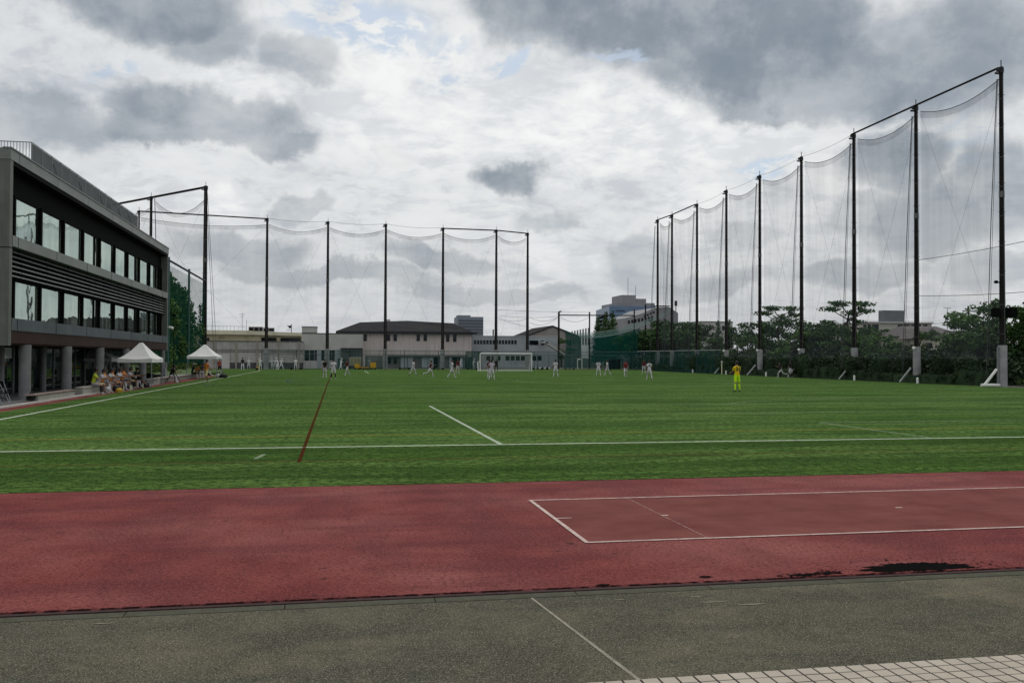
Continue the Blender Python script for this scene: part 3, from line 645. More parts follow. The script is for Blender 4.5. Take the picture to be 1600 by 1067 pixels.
# weighted portable screens' stands standing before the fence
def stand(x, y, h, label):
    t = empty('screen_stand', label, 'stand', (x, y, 0), group='wheeled net stands before the far fence')
    MB().tube([(0, 0, .1), (0, 0, h)], .055, 8).build('mast', gposts, t)
    b = MB(); b.tube([(-.8, 0, .12), (.8, 0, .12)], .05, 6); b.tube([(0, -.5, .12), (0, .5, .12)], .05, 6); b.build('base_frame', steel_dark, t)
    for s in (-.7, .7): MB().tube([(s, -.06, .16), (s, .06, .16)], .16, 10).build('wheel', blackm, t)
    return t
P0 = stand(xu(463, 140), 140, 3.0, 'wheeled net stand beside the rightmost white clad fielder at the annex')
for u, y, h, lb in ((632, 141, 3.0, 'wheeled net stand left of the running maroon player, before grey doors'), (685, 142, 3.0, 'wheeled net stand between the maroon runner and the goal'), (738, 142, 2.4, 'wheeled net stand just left of the goal post'),
                    (840, 143, 2.5, 'wheeled net stand right of the goal'), (890, 143, 2.2, 'wheeled net stand before the deep green net, beside a striped shirt player'), (947, 143, 1.2, 'low wheeled stand behind the pair of white players'), (988, 143, 1.2, 'low wheeled stand behind the maroon player on the right')):
    c = copy_tree(P0); c.location = (xu(u, y), y, 0); c['label'] = lb
    if h < 3: c.scale = (1, 1, h/3)
# goals
def goal(x0, y, W=7.32, H=2.44, D=1.6, label='', fx=1):
    t = empty('football_goal', label, 'goal', (x0+W/2, y, 0)); w2 = W/2; gm = mat('goal_white', (.80, .80, .78), .4)
    for s in (-1, 1):
        MB().tube([(s*(w2+.06), 0, 0), (s*(w2+.06), 0, H+.06)], .06, 10).build('post', gm, t)
        b = MB(); b.tube([(s*(w2+.06), 0, .05), (s*(w2+.06), D, .05)], .04, 6); b.tube([(s*(w2+.06), D, .05), (s*(w2+.06), D*.95, 1.0), (s*(w2+.06), .4, H*.86), (s*(w2+.06), 0, H)], .03, 6); b.build('side_frame', gm, t)
    MB().tube([(-w2-.06, 0, H+.06), (w2+.06, 0, H+.06)], .075, 10).build('crossbar', gm, t)
    b = MB(); b.tube([(-w2, D, .06), (w2, D, .06)], .05, 6); b.build('back_bar', gm, t)
    v = [(-w2, 0, H), (w2, 0, H), (w2, .4, H*.86), (-w2, .4, H*.86), (w2, D*.95, 1), (-w2, D*.95, 1), (w2, D, .05), (-w2, D, .05), (-w2, 0, 0), (w2, 0, 0)]
    MB().add(v, [(0, 1, 2, 3), (3, 2, 4, 5), (5, 4, 6, 7), (0, 3, 5, 7, 8), (1, 9, 6, 4, 2)]).build('net', goalnet, t)
    return t
goal(GX-3.66-.3, 127.4, label='white football goal at the far end of the pitch')
gp = MB(); gp.tube([(0, 0, 0), (0, 0, 1.3), (.25, 0, 1.42), (.3, 0, 1.2)], .05, 6); o = gp.build('hoop_post', whitep, loc=(GX-4.4, 127.2, 0)); tag(o, 'short bent white post leaning by the left goal post', 'post')
# corner posts
for (x, y, lb) in ((-10.4, 127.3, 'white corner post at the end of the left touchline'), (46.1, 104.5, 'white post standing before the hedge where the side fence ends')):
    t = empty('corner_post', lb, 'post', (x, y, 0)); MB().tube([(0, 0, 0), (0, 0, 1.5)], .07, 8).build('pole', mat('post_cream', (.62, .62, .42), .6), t); MB().tube([(0, 0, 1.5), (0, 0, 1.62)], [.11, .09], 8).build('cap', whitep, t)

# ================================================================== TREES AND HEDGES
def leafcloud(mb, blobs, n, size, rr, mi=0, flat=.0, hollow=.55):
    tot = sum(b[3]*b[4]*b[5] for b in blobs)**1; wts = [(b[3]*b[4]*b[5])**.7 for b in blobs]; S = sum(wts); v = []; f = []
    for b, w in zip(blobs, wts):
        for _ in range(int(n*w/S)):
            th = rr.uniform(0, 2*math.pi); z = rr.uniform(-1, 1); r = rr.uniform(hollow, 1.06)
            q = math.sqrt(1-z*z); p = Vector((b[0]+b[3]*r*q*math.cos(th), b[1]+b[4]*r*q*math.sin(th), b[2]+b[5]*r*z))
            nrm = Vector((rr.gauss(0, 1), rr.gauss(0, 1), rr.gauss(0, 1)+flat)).normalized(); a = nrm.orthogonal().normalized(); c = nrm.cross(a)
            s = size*rr.uniform(.55, 1.3); e = s*rr.uniform(.4, .9); ang = rr.uniform(0, 6.28); a, c = a*math.cos(ang)+c*math.sin(ang), c*math.cos(ang)-a*math.sin(ang)
            o = len(v); v += [p-a*s, p-c*e, p+a*s, p+c*e*.8+nrm*s*.25]; f.append((o, o+1, o+2, o+3))
    mb.add(v, f, False, mi)
def tree_proto(kind, seed):
    rr = random.Random(seed); t = bpy.data.objects.new({'broad': 'broadleaf_tree', 'pad': 'pine_tree', 'ivy': 'ivy_tree', 'open': 'broadleaf_tree', 'conifer': 'conifer_tree'}[kind], None); COL.objects.link(t)
    tr = MB(); cr = MB(); blobs = []
    if kind in ('broad', 'open'):
        tr.tube([(0, 0, -.2), (.1, .05, 1.5), (.05, .1, 3.0)], [.24, .19, .14], 8)
        for k in range(7 if kind == 'broad' else 9):
            a = k*2.4+rr.random(); h = rr.uniform(2.6, 6.4); rad = rr.uniform(1.0, 2.5); e = Vector((math.cos(a)*rad, math.sin(a)*rad, h))
            tr.tube([(0.05, .08, rr.uniform(1.3, 2.9)), tuple(e*.5+Vector((0, 0, 1.0))), tuple(e)], [.10, .06, .025], 5)
            q = rr.uniform(.8, 1.25); blobs.append((e.x, e.y, e.z, q*1.15, q*1.15, q*(.75 if kind == 'broad' else .5)))
            for j in range(3):
                aa = rr.uniform(0, 6.28); qq = rr.uniform(.4, .75); blobs.append((e.x+math.cos(aa)*1.2, e.y+math.sin(aa)*1.2, e.z+rr.uniform(-.7, .6), qq, qq, qq*.6))
        if kind == 'broad': blobs.append((0, 0, 4.4, 1.8, 1.8, 1.6))
        leafcloud(cr, blobs, 3600 if kind == 'broad' else 2600, .17, rr, flat=.8, hollow=.25)
    elif kind == 'pad':
        tr.tube([(0, 0, -.2), (.15, 0, 2.5), (-.1, .1, 4.6), (.25, 0, 6.6)], [.22, .17, .13, .07], 8)
        for k, (x, z, rx) in enumerate([(-1.6, 6.7, 1.2), (-.4, 7.3, 1.3), (1.1, 7.2, 1.2), (1.9, 6.5, .9), (.4, 6.3, 1.0), (-1.3, 5.3, .8), (1.5, 5.4, .9), (-.6, 4.2, 1.2), (1.0, 4.0, 1.3), (-1.7, 3.2, 1.2), (1.8, 3.0, 1.3), (0, 3.0, 1.6)]):
            y = rr.uniform(-.9, .9); tr.tube([(0, 0, z-1.0), (x*.5, y*.5, z-.55), (x, y, z-.1)], [.07, .05, .02], 5); blobs.append((x, y, z, rx, rx*.9, .30))
            blobs.append((x+rr.uniform(-.8, .8), y+rr.uniform(-.5, .5), z+rr.uniform(-.1, .35), rx*.5, rx*.5, .25))
        leafcloud(cr, blobs, 3200, .14, rr, flat=.8, hollow=.2)
    elif kind == 'conifer':
        tr.tube([(0, 0, -.2), (0, 0, 8)], [.22, .05], 8)
        for k in range(16):
            z = 1.2+k*.45; q = 1.55*(1-(k/17)**1.5)+.15
            for j in range(3): a = k*1.1+j*2.1; blobs.append((math.cos(a)*q*.45, math.sin(a)*q*.45, z+rr.uniform(-.2, .2), q*.6, q*.6, .38))
        leafcloud(cr, blobs, 3200, .15, rr, hollow=.3)
    elif kind == 'ivy':
        tr.tube([(0, 0, -.2), (.2, 0, 4), (0, 0, 8)], [.3, .22, .08], 8)
        for k in range(34): a = rr.uniform(0, 6.28); z = rr.uniform(.6, 8.6); q = rr.uniform(.2, 2.1)*(1.05-max(0, z-5)/6); blobs.append((math.cos(a)*q, math.sin(a)*q, z, rr.uniform(.7, 1.2), rr.uniform(.7, 1.2), rr.uniform(.6, 1.1)))
        leafcloud(cr, blobs, 8500, .17, rr, hollow=.4)
    a = tr.build('trunk', bark, t); b = cr.build('crown', {'broad': leafA, 'open': leafB, 'pad': leafA, 'ivy': leafB, 'conifer': leafA}[kind], t)
    return t
TP = {k: [tree_proto(k, s+10*i) for i in range(n_)] for k, s, n_ in (('broad', 3, 3), ('open', 5, 2), ('pad', 7, 2), ('conifer', 9, 1), ('ivy', 4, 2))}
used = set()
def tree(kind, i, x, y, h, rz, label, group='trees behind the right hedge', w=None, z=0, leaf=None):
    p = TP[kind][i % len(TP[kind])]; H0 = {'broad': 7.3, 'open': 7.0, 'pad': 7.7, 'conifer': 8.4, 'ivy': 9.6}[kind]; key = id(p)
    if key not in used: used.add(key); o = p
    else: o = copy_tree(p)
    s = h/H0; w = w or s; o.location = (x, y, z); o.rotation_euler = (0, 0, rz); o.scale = (w, w, s); tag(o, label, 'tree', group)
    return o
def pt(u, X): return at_x(u, 550, X)
TR = [('broad', 1112, 58, 523, 1.3, 'dark rounded tree just left of the white building seen between trunks'), ('broad', 1080, 59, 498, 1.1, 'dark leafy tree with a ragged top between the seventh and eighth poles'), ('open', 1098, 55, 520, 1.0, 'lighter green lower tree before the white building'),
      ('conifer', 1122, 60, 500, .8, 'narrow pointed tree in front of the white building'), ('conifer', 1139, 61, 499, .8, 'narrow pointed tree directly behind the sixth pole'), ('broad', 1170, 60, 499, 1.2, 'full dark tree left of the fifth pole'), ('open', 1160, 55, 517, 1.1, 'light green leafy tree low before the dark tree left of the fifth pole'),
      ('pad', 1217, 60, 476, 1.15, 'flat topped pine standing clear against the sky right of the fifth pole'), ('open', 1232, 56, 510, 1.1, 'broad light green tree under the flat topped pine'), ('broad', 1250, 62, 492, 1.2, 'dark tree directly behind the fourth pole'), ('broad', 1284, 60, 492, 1.2, 'dark tree between the fourth and third poles'),
      ('pad', 1324, 61, 468, 1.3, 'tall pine with cloud like pads behind the third pole'), ('broad', 1318, 57, 505, 1.1, 'dark round tree under the tall pine by the third pole'), ('open', 1352, 57, 522, 1.0, 'low light green tree right of the third pole'), ('open', 1392, 57, 513, 1.25, 'spreading bright green tree below the grey roof block'),
      ('open', 1425, 58, 516, 1.0, 'light green tree just left of the second pole'), ('open', 1508, 57, 500, 1.0, 'loose airy tree in front of the tile roofed house'), ('broad', 1530, 61, 492, 1.0, 'loose airy tree left of the nearest pole'), ('open', 1552, 58, 472, 1.15, 'tall airy tree directly left of the nearest pole'), ('open', 1536, 56, 470, 1.2, 'wide airy tree with thin branches left of the nearest pole, in front of the others'), ('open', 1588, 57, 466, 1.0, 'tall airy tree at the right edge of the picture'), ('broad', 1622, 58, 480, 1.2, 'tree half cut by the right edge of the picture'),
      ('broad', 1560, 64, 500, 1.1, 'darker tree farther behind the nearest pole'), ('broad', 1200, 64, 508, 1.3, 'tree behind and between the pines, low and dark'), ('broad', 1345, 65, 508, 1.2, 'dark low tree behind the third pole, farther back'), ('broad', 1440, 66, 538, 1.1, 'low dark tree under the tile roofed house')]
for i, (k, u, X, v, w, lb) in enumerate(TR):
    p = pt(u, X); h = at_x(u, v, X).z; s = h/{'broad': 7.3, 'open': 7.0, 'pad': 7.7, 'conifer': 8.4, 'ivy': 9.6}[k]
    tree(k, i, p.x, p.y, h, 0 if k == 'pad' else rnd.uniform(0, 6.28), lb, w=s*(.85+.2*w) if k != 'conifer' else s*.75)
# far trees behind the green practice net
for i, (u, Y, v, k, lb) in enumerate([(1020, 158, 497, 'broad', 'dark tree mass directly behind the two farthest right poles'), (985, 165, 508, 'broad', 'dark round tree inside the green practice net'), (1050, 152, 500, 'broad', 'dark tree between the two farthest right poles'), (962, 172, 520, 'broad', 'lower dark tree at the left of the tree mass'),
                                      (1004, 160, 522, 'open', 'lighter green tree low in the dark tree mass'), (934, 205, 494, 'conifer', 'pointed dark tree before the left corner of the blue office building'), (946, 200, 487, 'conifer', 'pale upright tree before the blue office building, left one'), (957, 200, 485, 'conifer', 'pale upright tree before the blue office building, right one'), (1068, 140, 512, 'broad', 'dark tree right of the eighth pole'),
                                      (877, 185, 528, 'open', 'small tree between the outside stairs and the green net'), (1036, 148, 520, 'broad', 'low dark tree between the last two poles')]):
    x = xu(u, Y); h = zv(u, v, Y); H0 = {'broad': 7.3, 'open': 7.0, 'conifer': 8.4}[k]
    tree(k, i, x, Y, h, rnd.uniform(0, 6), lb, 'trees beyond the far right corner', w=h/H0*(.9 if k == 'conifer' else 1.2))
# ivy trees at the left behind the green net
for i, (x, y, h, lb) in enumerate([(-18.7, 96, 12.4, 'ivy covered tree nearest to the clubhouse corner'), (-18.7, 101, 12.2, 'ivy covered tree left of the green net post'), (-18.8, 106.5, 11.6, 'ivy covered tree just right of the green net post'), (-18.9, 112, 10.9, 'ivy covered tree in the middle of the right net bay'), (-19.0, 117, 10.2, 'ivy covered tree beside the thick pole'),
                                   (-19.9, 122.5, 9.6, 'ivy covered tree behind the thick pole'), (-22.5, 110, 11.8, 'taller tree behind the ivy trees by the clubhouse'), (-22.5, 119, 10.4, 'tree behind the ivy trees by the thick pole')]):
    tree('ivy', i, x, y, h, rnd.uniform(0, 6), lb, 'ivy covered trees behind the green side net', w=1.1 if y < 120 else .95)
v_ = MB(); rr = random.Random(5); leafcloud(v_, [(0, 0, 1.6+k*.8, .42, .42, .55) for k in range(9)]+[(-.4, -.5, .9, .9, .9, .8)], 1500, .12, rr, hollow=.4)
tag(v_.build('climbing_ivy', leafA, loc=(-16.6, 117.9, 0)), 'dark ivy climbing the lower part of the thick left pole', 'ivy')
for i, (x, y) in enumerate([(-15.3, 79.5), (-15.4, 83), (-15.0, 87.5), (-15.3, 78.2), (-15.5, 97), (-15.4, 104)]):
    s = MB(); leafcloud(s, [(0, 0, .45, .6, .6, .4), (.3, .4, .4, .4, .4, .3)], 420, .08, random.Random(i)); tag(s.build('shrub', leafY, loc=(x, y, .45)), ['bright shrub seen under the nearer tent, by the clubhouse corner', 'bright low shrub just past the clubhouse corner post', 'bright shrub on the bank left of the farther tent', 'bright shrub under the clubhouse overhang edge', 'shrub behind the farther tent, left part', 'shrub behind the farther tent, right part'][i], 'shrub', 'bright shrubs on the bank')
# rounded shrubs and clipped hedge in front of the poles
def shrub_mesh(seed, n, kind):
    s = MB(); rr = random.Random(seed)
    if kind == 'round':
        s.ball((0, 0, 1.25), .88, .88, 1.12, 12, 8); leafcloud(s, [(0, 0, 1.25, 1.0, 1.0, 1.25)]+[(rr.uniform(-.5, .5), rr.uniform(-.5, .5), rr.uniform(1, 2), .62, .62, .55) for _ in range(5)], n, .10, rr, hollow=.82)
    else:
        s.box(-.45, .45, -1.95, 1.95, 0, .88); v = []
        bl = [(rr.uniform(-.25, .25), -2+4*k/13, rr.uniform(.35, .75), .42, .42, .42) for k in range(14)]; leafcloud(s, bl, n, .085, rr, hollow=.7)
    return s.mesh('shrub_mesh', leafH)
SM = [shrub_mesh(k, 1700, 'round') for k in range(3)]; HM = [shrub_mesh(20+k, 2300, 'hedge') for k in range(3)]
SH = [(1560, 47.9, 600, .0), ]
ys_ = []; y = 63.6; k = 0
shr = []
while y < 133:
    near = min(abs(y-p[1]) for p in RP)
    idx = min(range(9), key=lambda q: abs(y-RP[q][1]))
    hide = idx in (2, 3, 5, 6)
    if near > 1.1 or hide:
        x = 48.3+rnd.uniform(-.2, .3) if not (near < 1.4 and hide) else 46.9+.3
        o = bpy.data.objects.new('round_shrub', SM[k % 3]); COL.objects.link(o); sc = rnd.uniform(.92, 1.12); o.location = (x+.3, y, 0); o.scale = (sc*1.05, sc*1.05, sc); o.rotation_euler = (0, 0, rnd.uniform(0, 6)); shr.append((o, y)); k += 1
    y += rnd.uniform(2.5, 3.2)
for i, (o, y) in enumerate(shr):
    nx = min(range(9), key=lambda q: abs(y-RP[q][1])); side = 'on the near side of' if y < RP[nx][1] else 'on the far side of'
    same = [j for j, (o2, y2) in enumerate(shr) if min(range(9), key=lambda q: abs(y2-RP[q][1])) == nx and ((y2 < RP[nx][1]) == (y < RP[nx][1]))]
    same.sort(key=lambda j: abs(shr[j][1]-RP[nx][1])); rank = ['closest to it', 'second from it', 'third from it', 'fourth from it'][min(3, same.index(i))]
    tag(o, f'dark rounded shrub {side} the {ordn[nx]} right pole, {rank}', 'shrub', 'rounded shrubs along the right side')
y = 60.9; k = 0; hl = []
while y < 133:
    o = bpy.data.objects.new('clipped_hedge', HM[k % 3]); COL.objects.link(o); o.location = (47.35+rnd.uniform(-.05, .1), y, 0); o.scale = (1, 1.0, rnd.uniform(.78, 1.32) if abs(y-68.4) > 2.4 and abs(y-97.2) > 2.4 else .72)
    if k % 2: o.rotation_euler = (0, 0, math.pi)
    hl.append((o, y)); y += 3.98; k += 1
cnt = {}
for i, (o, y) in enumerate(hl):
    b = max([q for q in range(9) if RP[q][1] <= y+.01] or [0]); cnt[b] = cnt.get(b, 0)+1; w_ = ['nearest', 'middle', 'farthest', 'last'][cnt[b]-1]
    lb = 'low clipped hedge piece past the ninth pole' if b == 8 else f'{w_} low clipped hedge piece between the {ordn[b]} and {ordn[b+1]} right poles'
    tag(o, lb, 'hedge', 'low clipped hedge pieces along the right edge')
o = MB(); leafcloud(o, [(-.2+.5*k, 0, .3, .6, .8, .3) for k in range(8)], 1500, .07, random.Random(77)); tag(o.build('weed_patch', mat('leaf_weed', (.03, .06, .012), .8, scale=2, col2=(.07, .11, .025)), loc=(49.0, 57.6, 0)), 'low rough weeds beside the foot of the nearest right pole', 'weeds')
und = MB(); rr = random.Random(31); leafcloud(und, [(52.2+rr.uniform(-.8, 1.6), 60+k*1.15, rr.uniform(.7, 1.5), 1.5, 1.2, 1.3) for k in range(82)], 26000, .17, rr, hollow=.3)
und.box(53.2, 53.6, 59, 154, 0, 1.9); leafcloud(und, [(57.5+rr.uniform(-1, 1.5), 62+k*1.5, rr.uniform(1.2, 2.5), 1.6, 1.5, 1.5) for k in range(64)], 22000, .2, rr, hollow=.2); und.box(58.6, 59, 59, 158, 0, 2.9)
tag(und.build('undergrowth', leafH), 'dark undergrowth filling the ground under the trees behind the right hedge', 'undergrowth', None, 'stuff')
# diagonal pole stays and ground markers
def stay(k, dy, kind=0):
    x, y, H = RP[k]; t = empty('pole_stay', f'pale diagonal stay leaning on the {ordn[k].split(" ")[0]} right pole', 'stay', (x-.6, y+dy, 0), group='diagonal stays at the right poles')
    MB().tube([(-.95, 0, .06), (.1, 0, 1.25)], .06 if kind == 0 else .10, 8).build('strut', whitep if kind else mat('galvanised', (.36, .37, .37), .5, var=.1), t)
    if kind: MB().tube([(-1.15, 0, .10), (.35, 0, .10)], .12, 8).build('foot', whitep, t)
    else: MB().tube([(-.8, .1, .06), (.2, .1, 1.15)], .035, 6).build('brace_rod', MATS['galvanised'], t)
stay(0, 0, 1)
for k in (1, 2, 3, 4, 5): stay(k, .1)
for i, (u, y, lb) in enumerate(((1410, 66.4, 'by the second pole'), (1313, 75.6, 'by the third pole'), (1171, 93.0, 'by the fifth pole'), (1118, 103.5, 'by the sixth pole'), (1073, 114.0, 'by the seventh pole'))):
    o = MB().tube([(0, 0, 0), (0, 0, .42)], .10, 8); o.tube([(0, 0, .42), (0, 0, .48)], [.10, .03], 8); tag(o.build('marker_post', whitep, loc=(46.2, y, 0)), f'short white marker post on the turf edge {lb} of the right row', 'marker', 'short white marker posts')

# ================================================================== BUILDINGS BEYOND
def bld(name, label, x, y): return empty(name, label, 'building', (x, y, 0))
def put(par, name, mb, m_):
    o = mb.build(name, m_); o.parent = par; o.matrix_parent_inverse = Matrix.Translation(-par.location); return o
wallg = mat('wall_panel_grey', (0.381, 0.353, 0.345), .85, scale=.8, col2=(0.481, 0.453, 0.435), layers=[((2, 2, .25), (.16, .15, .14), .5, .7, .5)])
cream = mat('wall_cream', (0.486, 0.438, 0.276), .85, scale=.8, col2=(0.616, 0.566, 0.389), layers=[((.4, .4, 1), (.22, .18, .09), .5, .66, .6)]); creamr = mat('roof_edge_cream', (0.583, 0.551, 0.389), .8, scale=.5, col2=(0.745, 0.713, 0.551))
beige = mat('wall_beige', (0.555, 0.489, 0.456), .85, scale=.4, col2=(0.630, 0.565, 0.532), layers=[((2, 2, .2), (.22, .19, .175), .5, .7, .4)])
lgrey = mat('wall_light_grey', (0.493, 0.477, 0.461), .85, scale=.4, col2=(0.575, 0.559, 0.535)); bgrey = mat('wall_blue_grey', (0.305, 0.337, 0.361), .8, scale=.4, col2=(0.384, 0.409, 0.425))
roofd = mat('roof_dark', (.028, .028, .030), .95, spec=.04, scale=1.5, col2=(.045, .043, .045), layers=[((8, .4, .4), (.02, .02, .022), .5, .6, .5)])
wind = glass_mat('window_dark', (.5, .55, .6), .03, (.003, .0035, .0045)); doorg = mat('door_panel', (.30, .34, .36), .6, scale=.8, col2=(.38, .42, .44)); framew = mat('frame_white', (.42, .42, .40), .6)
def win(par, u0, u1, v0, v1, Y, frame=True):
    a = xu(u0, Y); b = xu(u1, Y); z1 = zv((u0+u1)/2, v0, Y); z0 = zv((u0+u1)/2, v1, Y)
    o = put(par, 'window', MB().box(a, b, Y-.06, Y-.02, z0, z1), wind)
    if frame:
        q = MB(); q.box(a-.08, b+.08, Y-.12, Y-.0, z0-.12, z0-.02); q.box(a-.06, a-.01, Y-.10, Y, z0-.02, z1+.04); q.box(b+.01, b+.06, Y-.10, Y, z0-.02, z1+.04); put(par, 'frame', q, framew) if b-a > .8 else None
    return o
# yellow low building with panelled lower wall
b1 = bld('storage_building', 'low yellowish building with a grey panelled wall and rooftop air units at the left end', -14, 152)
Yb = 152; xa, xb = xu(300, Yb), xu(474, Yb)
put(b1, 'lower_wall', MB().box(xa, xb, Yb, Yb+2, 0, 4.35), wallg)
pl = MB()
for u in (334, 369, 402, 435, 467): x = xu(u, Yb); pl.box(x-.13, x+.13, Yb-.14, Yb-.003, 0, 4.4)
put(b1, 'pilaster', pl, mat('pilaster_beige', (.33, .30, .26), .85, var=.12))
pl = MB(); pl.box(xa, xb, Yb-.05, Yb-.004, 2.65, 2.75); pl.box(xa, xb, Yb-.07, Yb-.005, 2.95, 3.02); pl.box(xa, xb, Yb-.10, Yb+.3, 4.352, 4.46); put(b1, 'wall_rail', pl, mat('rail_dark', (.10, .09, .085), .8, var=.2))  # wall rails and cap in one dark brownish grey
put(b1, 'plinth', MB().box(xa+4, xb, Yb-.09, Yb-.002, 0, .98), mat('plinth_dark', (.05, .05, .055), .9, scale=1, col2=(.10, .10, .10)))
put(b1, 'door', MB().box(xu(345, Yb), xu(359, Yb), Yb-.12, Yb-.01, 0, 2.3), lgrey)
Yc = 156; ua = [(300, Yc), (395, Yc+2), (474, Yc+10)]
up = MB()
pp = [(xu(u, y_), y_) for u, y_ in ua]
for a, b in zip(pp[:-1], pp[1:]): up.obox(a, b, 12, 4.2, 5.55)
put(b1, 'upper_wall', up, cream)
rf = MB()
for (a, b, z0, z1) in ((( pp[0][0], pp[0][1]-.9), (pp[1][0], pp[1][1]-.9), 5.56, 6.25), ((pp[1][0]+.01, pp[1][1]-.9), (pp[2][0]+.3, pp[2][1]-.9), 5.56, 6.15)): rf.obox(a, b, 13.5, z0, z1)
put(b1, 'roof', rf, creamr)
for u0, u1, v0, v1, Y in ((408, 432, 527.5, 533, 157), (438, 470, 528, 534, 158.5), (322, 327, 528, 534, 155.8)):
    win(b1, u0, u1, v0, v1, Y-.0 if u0 < 400 else Y, False)
for i, (u0, u1) in enumerate(((388, 396), (396.5, 404), (404.5, 410), (411, 419), (419.5, 428))):
    y_ = 160; t = empty('air_unit', f'{["leftmost", "second", "middle", "fourth", "rightmost"][i]} dark fronted air conditioning unit on the yellow building roof', 'air conditioner', (xu((u0+u1)/2, y_), y_, 6.2), group='air units on the yellow building roof'); w_ = xu(u1, y_)-xu(u0, y_); zt = zv(400, 510.5 if i < 3 else 512, y_)-6.2
    MB().box(-w_/2, w_/2, 0, 1, 0, zt).build('casing', mat('casing', (.20, .19, .18), .6, var=.1), t); MB().box(-w_/2+.1, w_/2-.1, -.03, -.005, .12, zt-.16).build('grille', blackm, t)
rl = MB(); y_ = 157
for u in range(324, 384, 6): x = xu(u, y_); rl.tube([(x, y_, 6.2), (x, y_, 7.0)], .02, 4)
rl.tube([(xu(324, y_), y_, 7.0), (xu(384, y_), y_, 6.9)], .025, 4); put(b1, 'roof_rail', rl, steel_grey)
an = MB(); an.tube([(0, 0, 0), (0, 0, 3.0)], .03, 5); an.tube([(-.5, 0, 2.8), (.5, 0, 2.8)], .02, 4); an.tube([(-.35, 0, 2.45), (.35, 0, 2.45)], .02, 4); an.tube([(.7, 0, 0), (.7, 0, 1.9)], .03, 5); tag(an.build('antenna', wirem, loc=(xu(378, 158), 158, 6.2)), 'thin antenna on the yellow building roof left of the air units', 'antenna')
sp = MB(); sp.tube([(0, 0, 0), (0, 0, 1.7)], .07, 6); sp.box(-.75, 0, -.06, .06, 1.3, 1.42); sp.box(-.5, 0, -.2, .2, .95, 1.3); sp.box(-.8, -.1, -.05, .05, .55, .62); tag(sp.build('roof_post', steel_dark, loc=(xu(455, 168), 168, 6.1)), 'small dark signal post on the right end of the yellow building roof', 'post')
# light grey annex
b2 = bld('grey_annex', 'flat roofed light grey annex between the yellow building and the hip roofed hall', 2, 153)
Y2 = 153; put(b2, 'wall', MB().box(xu(471.5, Y2), xu(567, Y2), Y2, Y2+12, 0, zv(520, 521.5, Y2)), lgrey)
put(b2, 'parapet', MB().box(xu(471, Y2), xu(567.5, Y2), Y2-.06, Y2+.4, zv(520, 521.5, Y2)+.002, zv(520, 520.5, Y2)), roofd)
put(b2, 'roof_box', MB().box(xu(471.5, Y2+1), xu(495, Y2+1), Y2+.5, Y2+5, 5.9, zv(480, 511, Y2)), lgrey); put(b2, 'roof_box_cap', MB().box(xu(471, Y2+1), xu(495.6, Y2+1), Y2+.4, Y2+5.1, zv(480, 511, Y2)+.002, zv(480, 510, Y2)), roofd)
for u0, u1 in ((476, 483), (484, 491), (491.8, 495), (502, 507), (513, 518), (518.6, 523)): win(b2, u0, u1, 547, 563, Y2, True)
for u0, u1 in ((496, 502), (524, 531)): put(b2, 'door', MB().box(xu(u0, Y2), xu(u1, Y2), Y2-.1, Y2-.01, .2, 3.1), doorg)
put(b2, 'bay_opening', MB().box(xu(532, Y2), xu(566, Y2), Y2-.04, Y2-.01, .1, 3.25), mat('bay_grey', (.10, .115, .11), .9, scale=1, col2=(.16, .18, .17)))  # flat grey green panel fills the bay
q = MB(); q.box(xu(532, Y2), xu(566, Y2), Y2-.9, Y2-.05, 3.27, 3.4)
for u in (546, 564.5): q.box(xu(u, Y2), xu(u, Y2)+.18, Y2-.9, Y2-.72, .0, 3.26)
put(b2, 'canopy', q, roofd)
sc = empty('ball_rack', 'pale cupboard with yellowish panels standing under the annex canopy', 'rack', (xu(556, 151), 151, 0)); MB().box(-1.0, .9, 0, .6, .5, 1.9).build('frame', framew, sc)
for k in range(3): MB().box(-.85+k*.58, -.85+k*.58+.5, -.03, -.005, .6, 1.75).build('panel', mat('panel_yellowish', (.30, .29, .13), .7, var=.15), sc)
# gym hall with dark hip roof
b3 = bld('sports_hall', 'beige hall with a dark hip roof and pairs of small windows', 14, 168)
Y3 = 166; xa, xb = xu(527, Y3), xu(740, Y3); ze = zv(640, 518, Y3); zr = zv(640, 500.5, Y3+8)
put(b3, 'wall', MB().box(xa+.4, xb-.4, Y3, Y3+22, 0, ze), beige)
r0 = MB(); r0.add([(xa-.3, Y3-.8, ze-.05), (xb+.5, Y3-.8, ze-.35), (xb+.5, Y3+23, ze-.35), (xa-.3, Y3+23, ze-.05), (xu(562, Y3+7), Y3+6, zv(562, 503.5, Y3+6)), (xu(707, Y3+7), Y3+6, zv(707, 505, Y3+6)), (xu(636, Y3+9), Y3+10, zr), (xu(707, Y3+7), Y3+15, zr-.5), (xu(562, Y3+7), Y3+15, zr-.4)],
      [(0, 1, 5, 6, 4), (1, 2, 7, 5), (2, 3, 8, 7), (3, 0, 4, 8), (4, 6, 8), (6, 5, 7), (6, 7, 8), (3, 2, 1, 0)])
rfo = put(b3, 'roof', r0, roofd)
q = MB(); q.box(xa-.3, xb+.5, Y3-.86, Y3-.78, ze-.42, ze-.02); put(b3, 'gutter', q, steel_dark)
put(b3, 'vent', MB().box(xu(604, Y3+12), xu(609, Y3+12), Y3+11, Y3+12, zr-.8, zr+.25), lgrey)
for u in (568, 604.5, 615, 651, 662, 697, 708): win(b3, u-.3, u+5.0, 522.0 if u < 600 else 522.5, 532.8 if u < 690 else 534, Y3, False)
q = MB(); q.box(xu(604, Y3-3.5), xu(730, Y3-3.5), Y3-3.7, Y3-.01, 2.02, 2.3); put(b3, 'canopy', q, mat('canopy_steel', (.12, .125, .13), .6, var=.2))
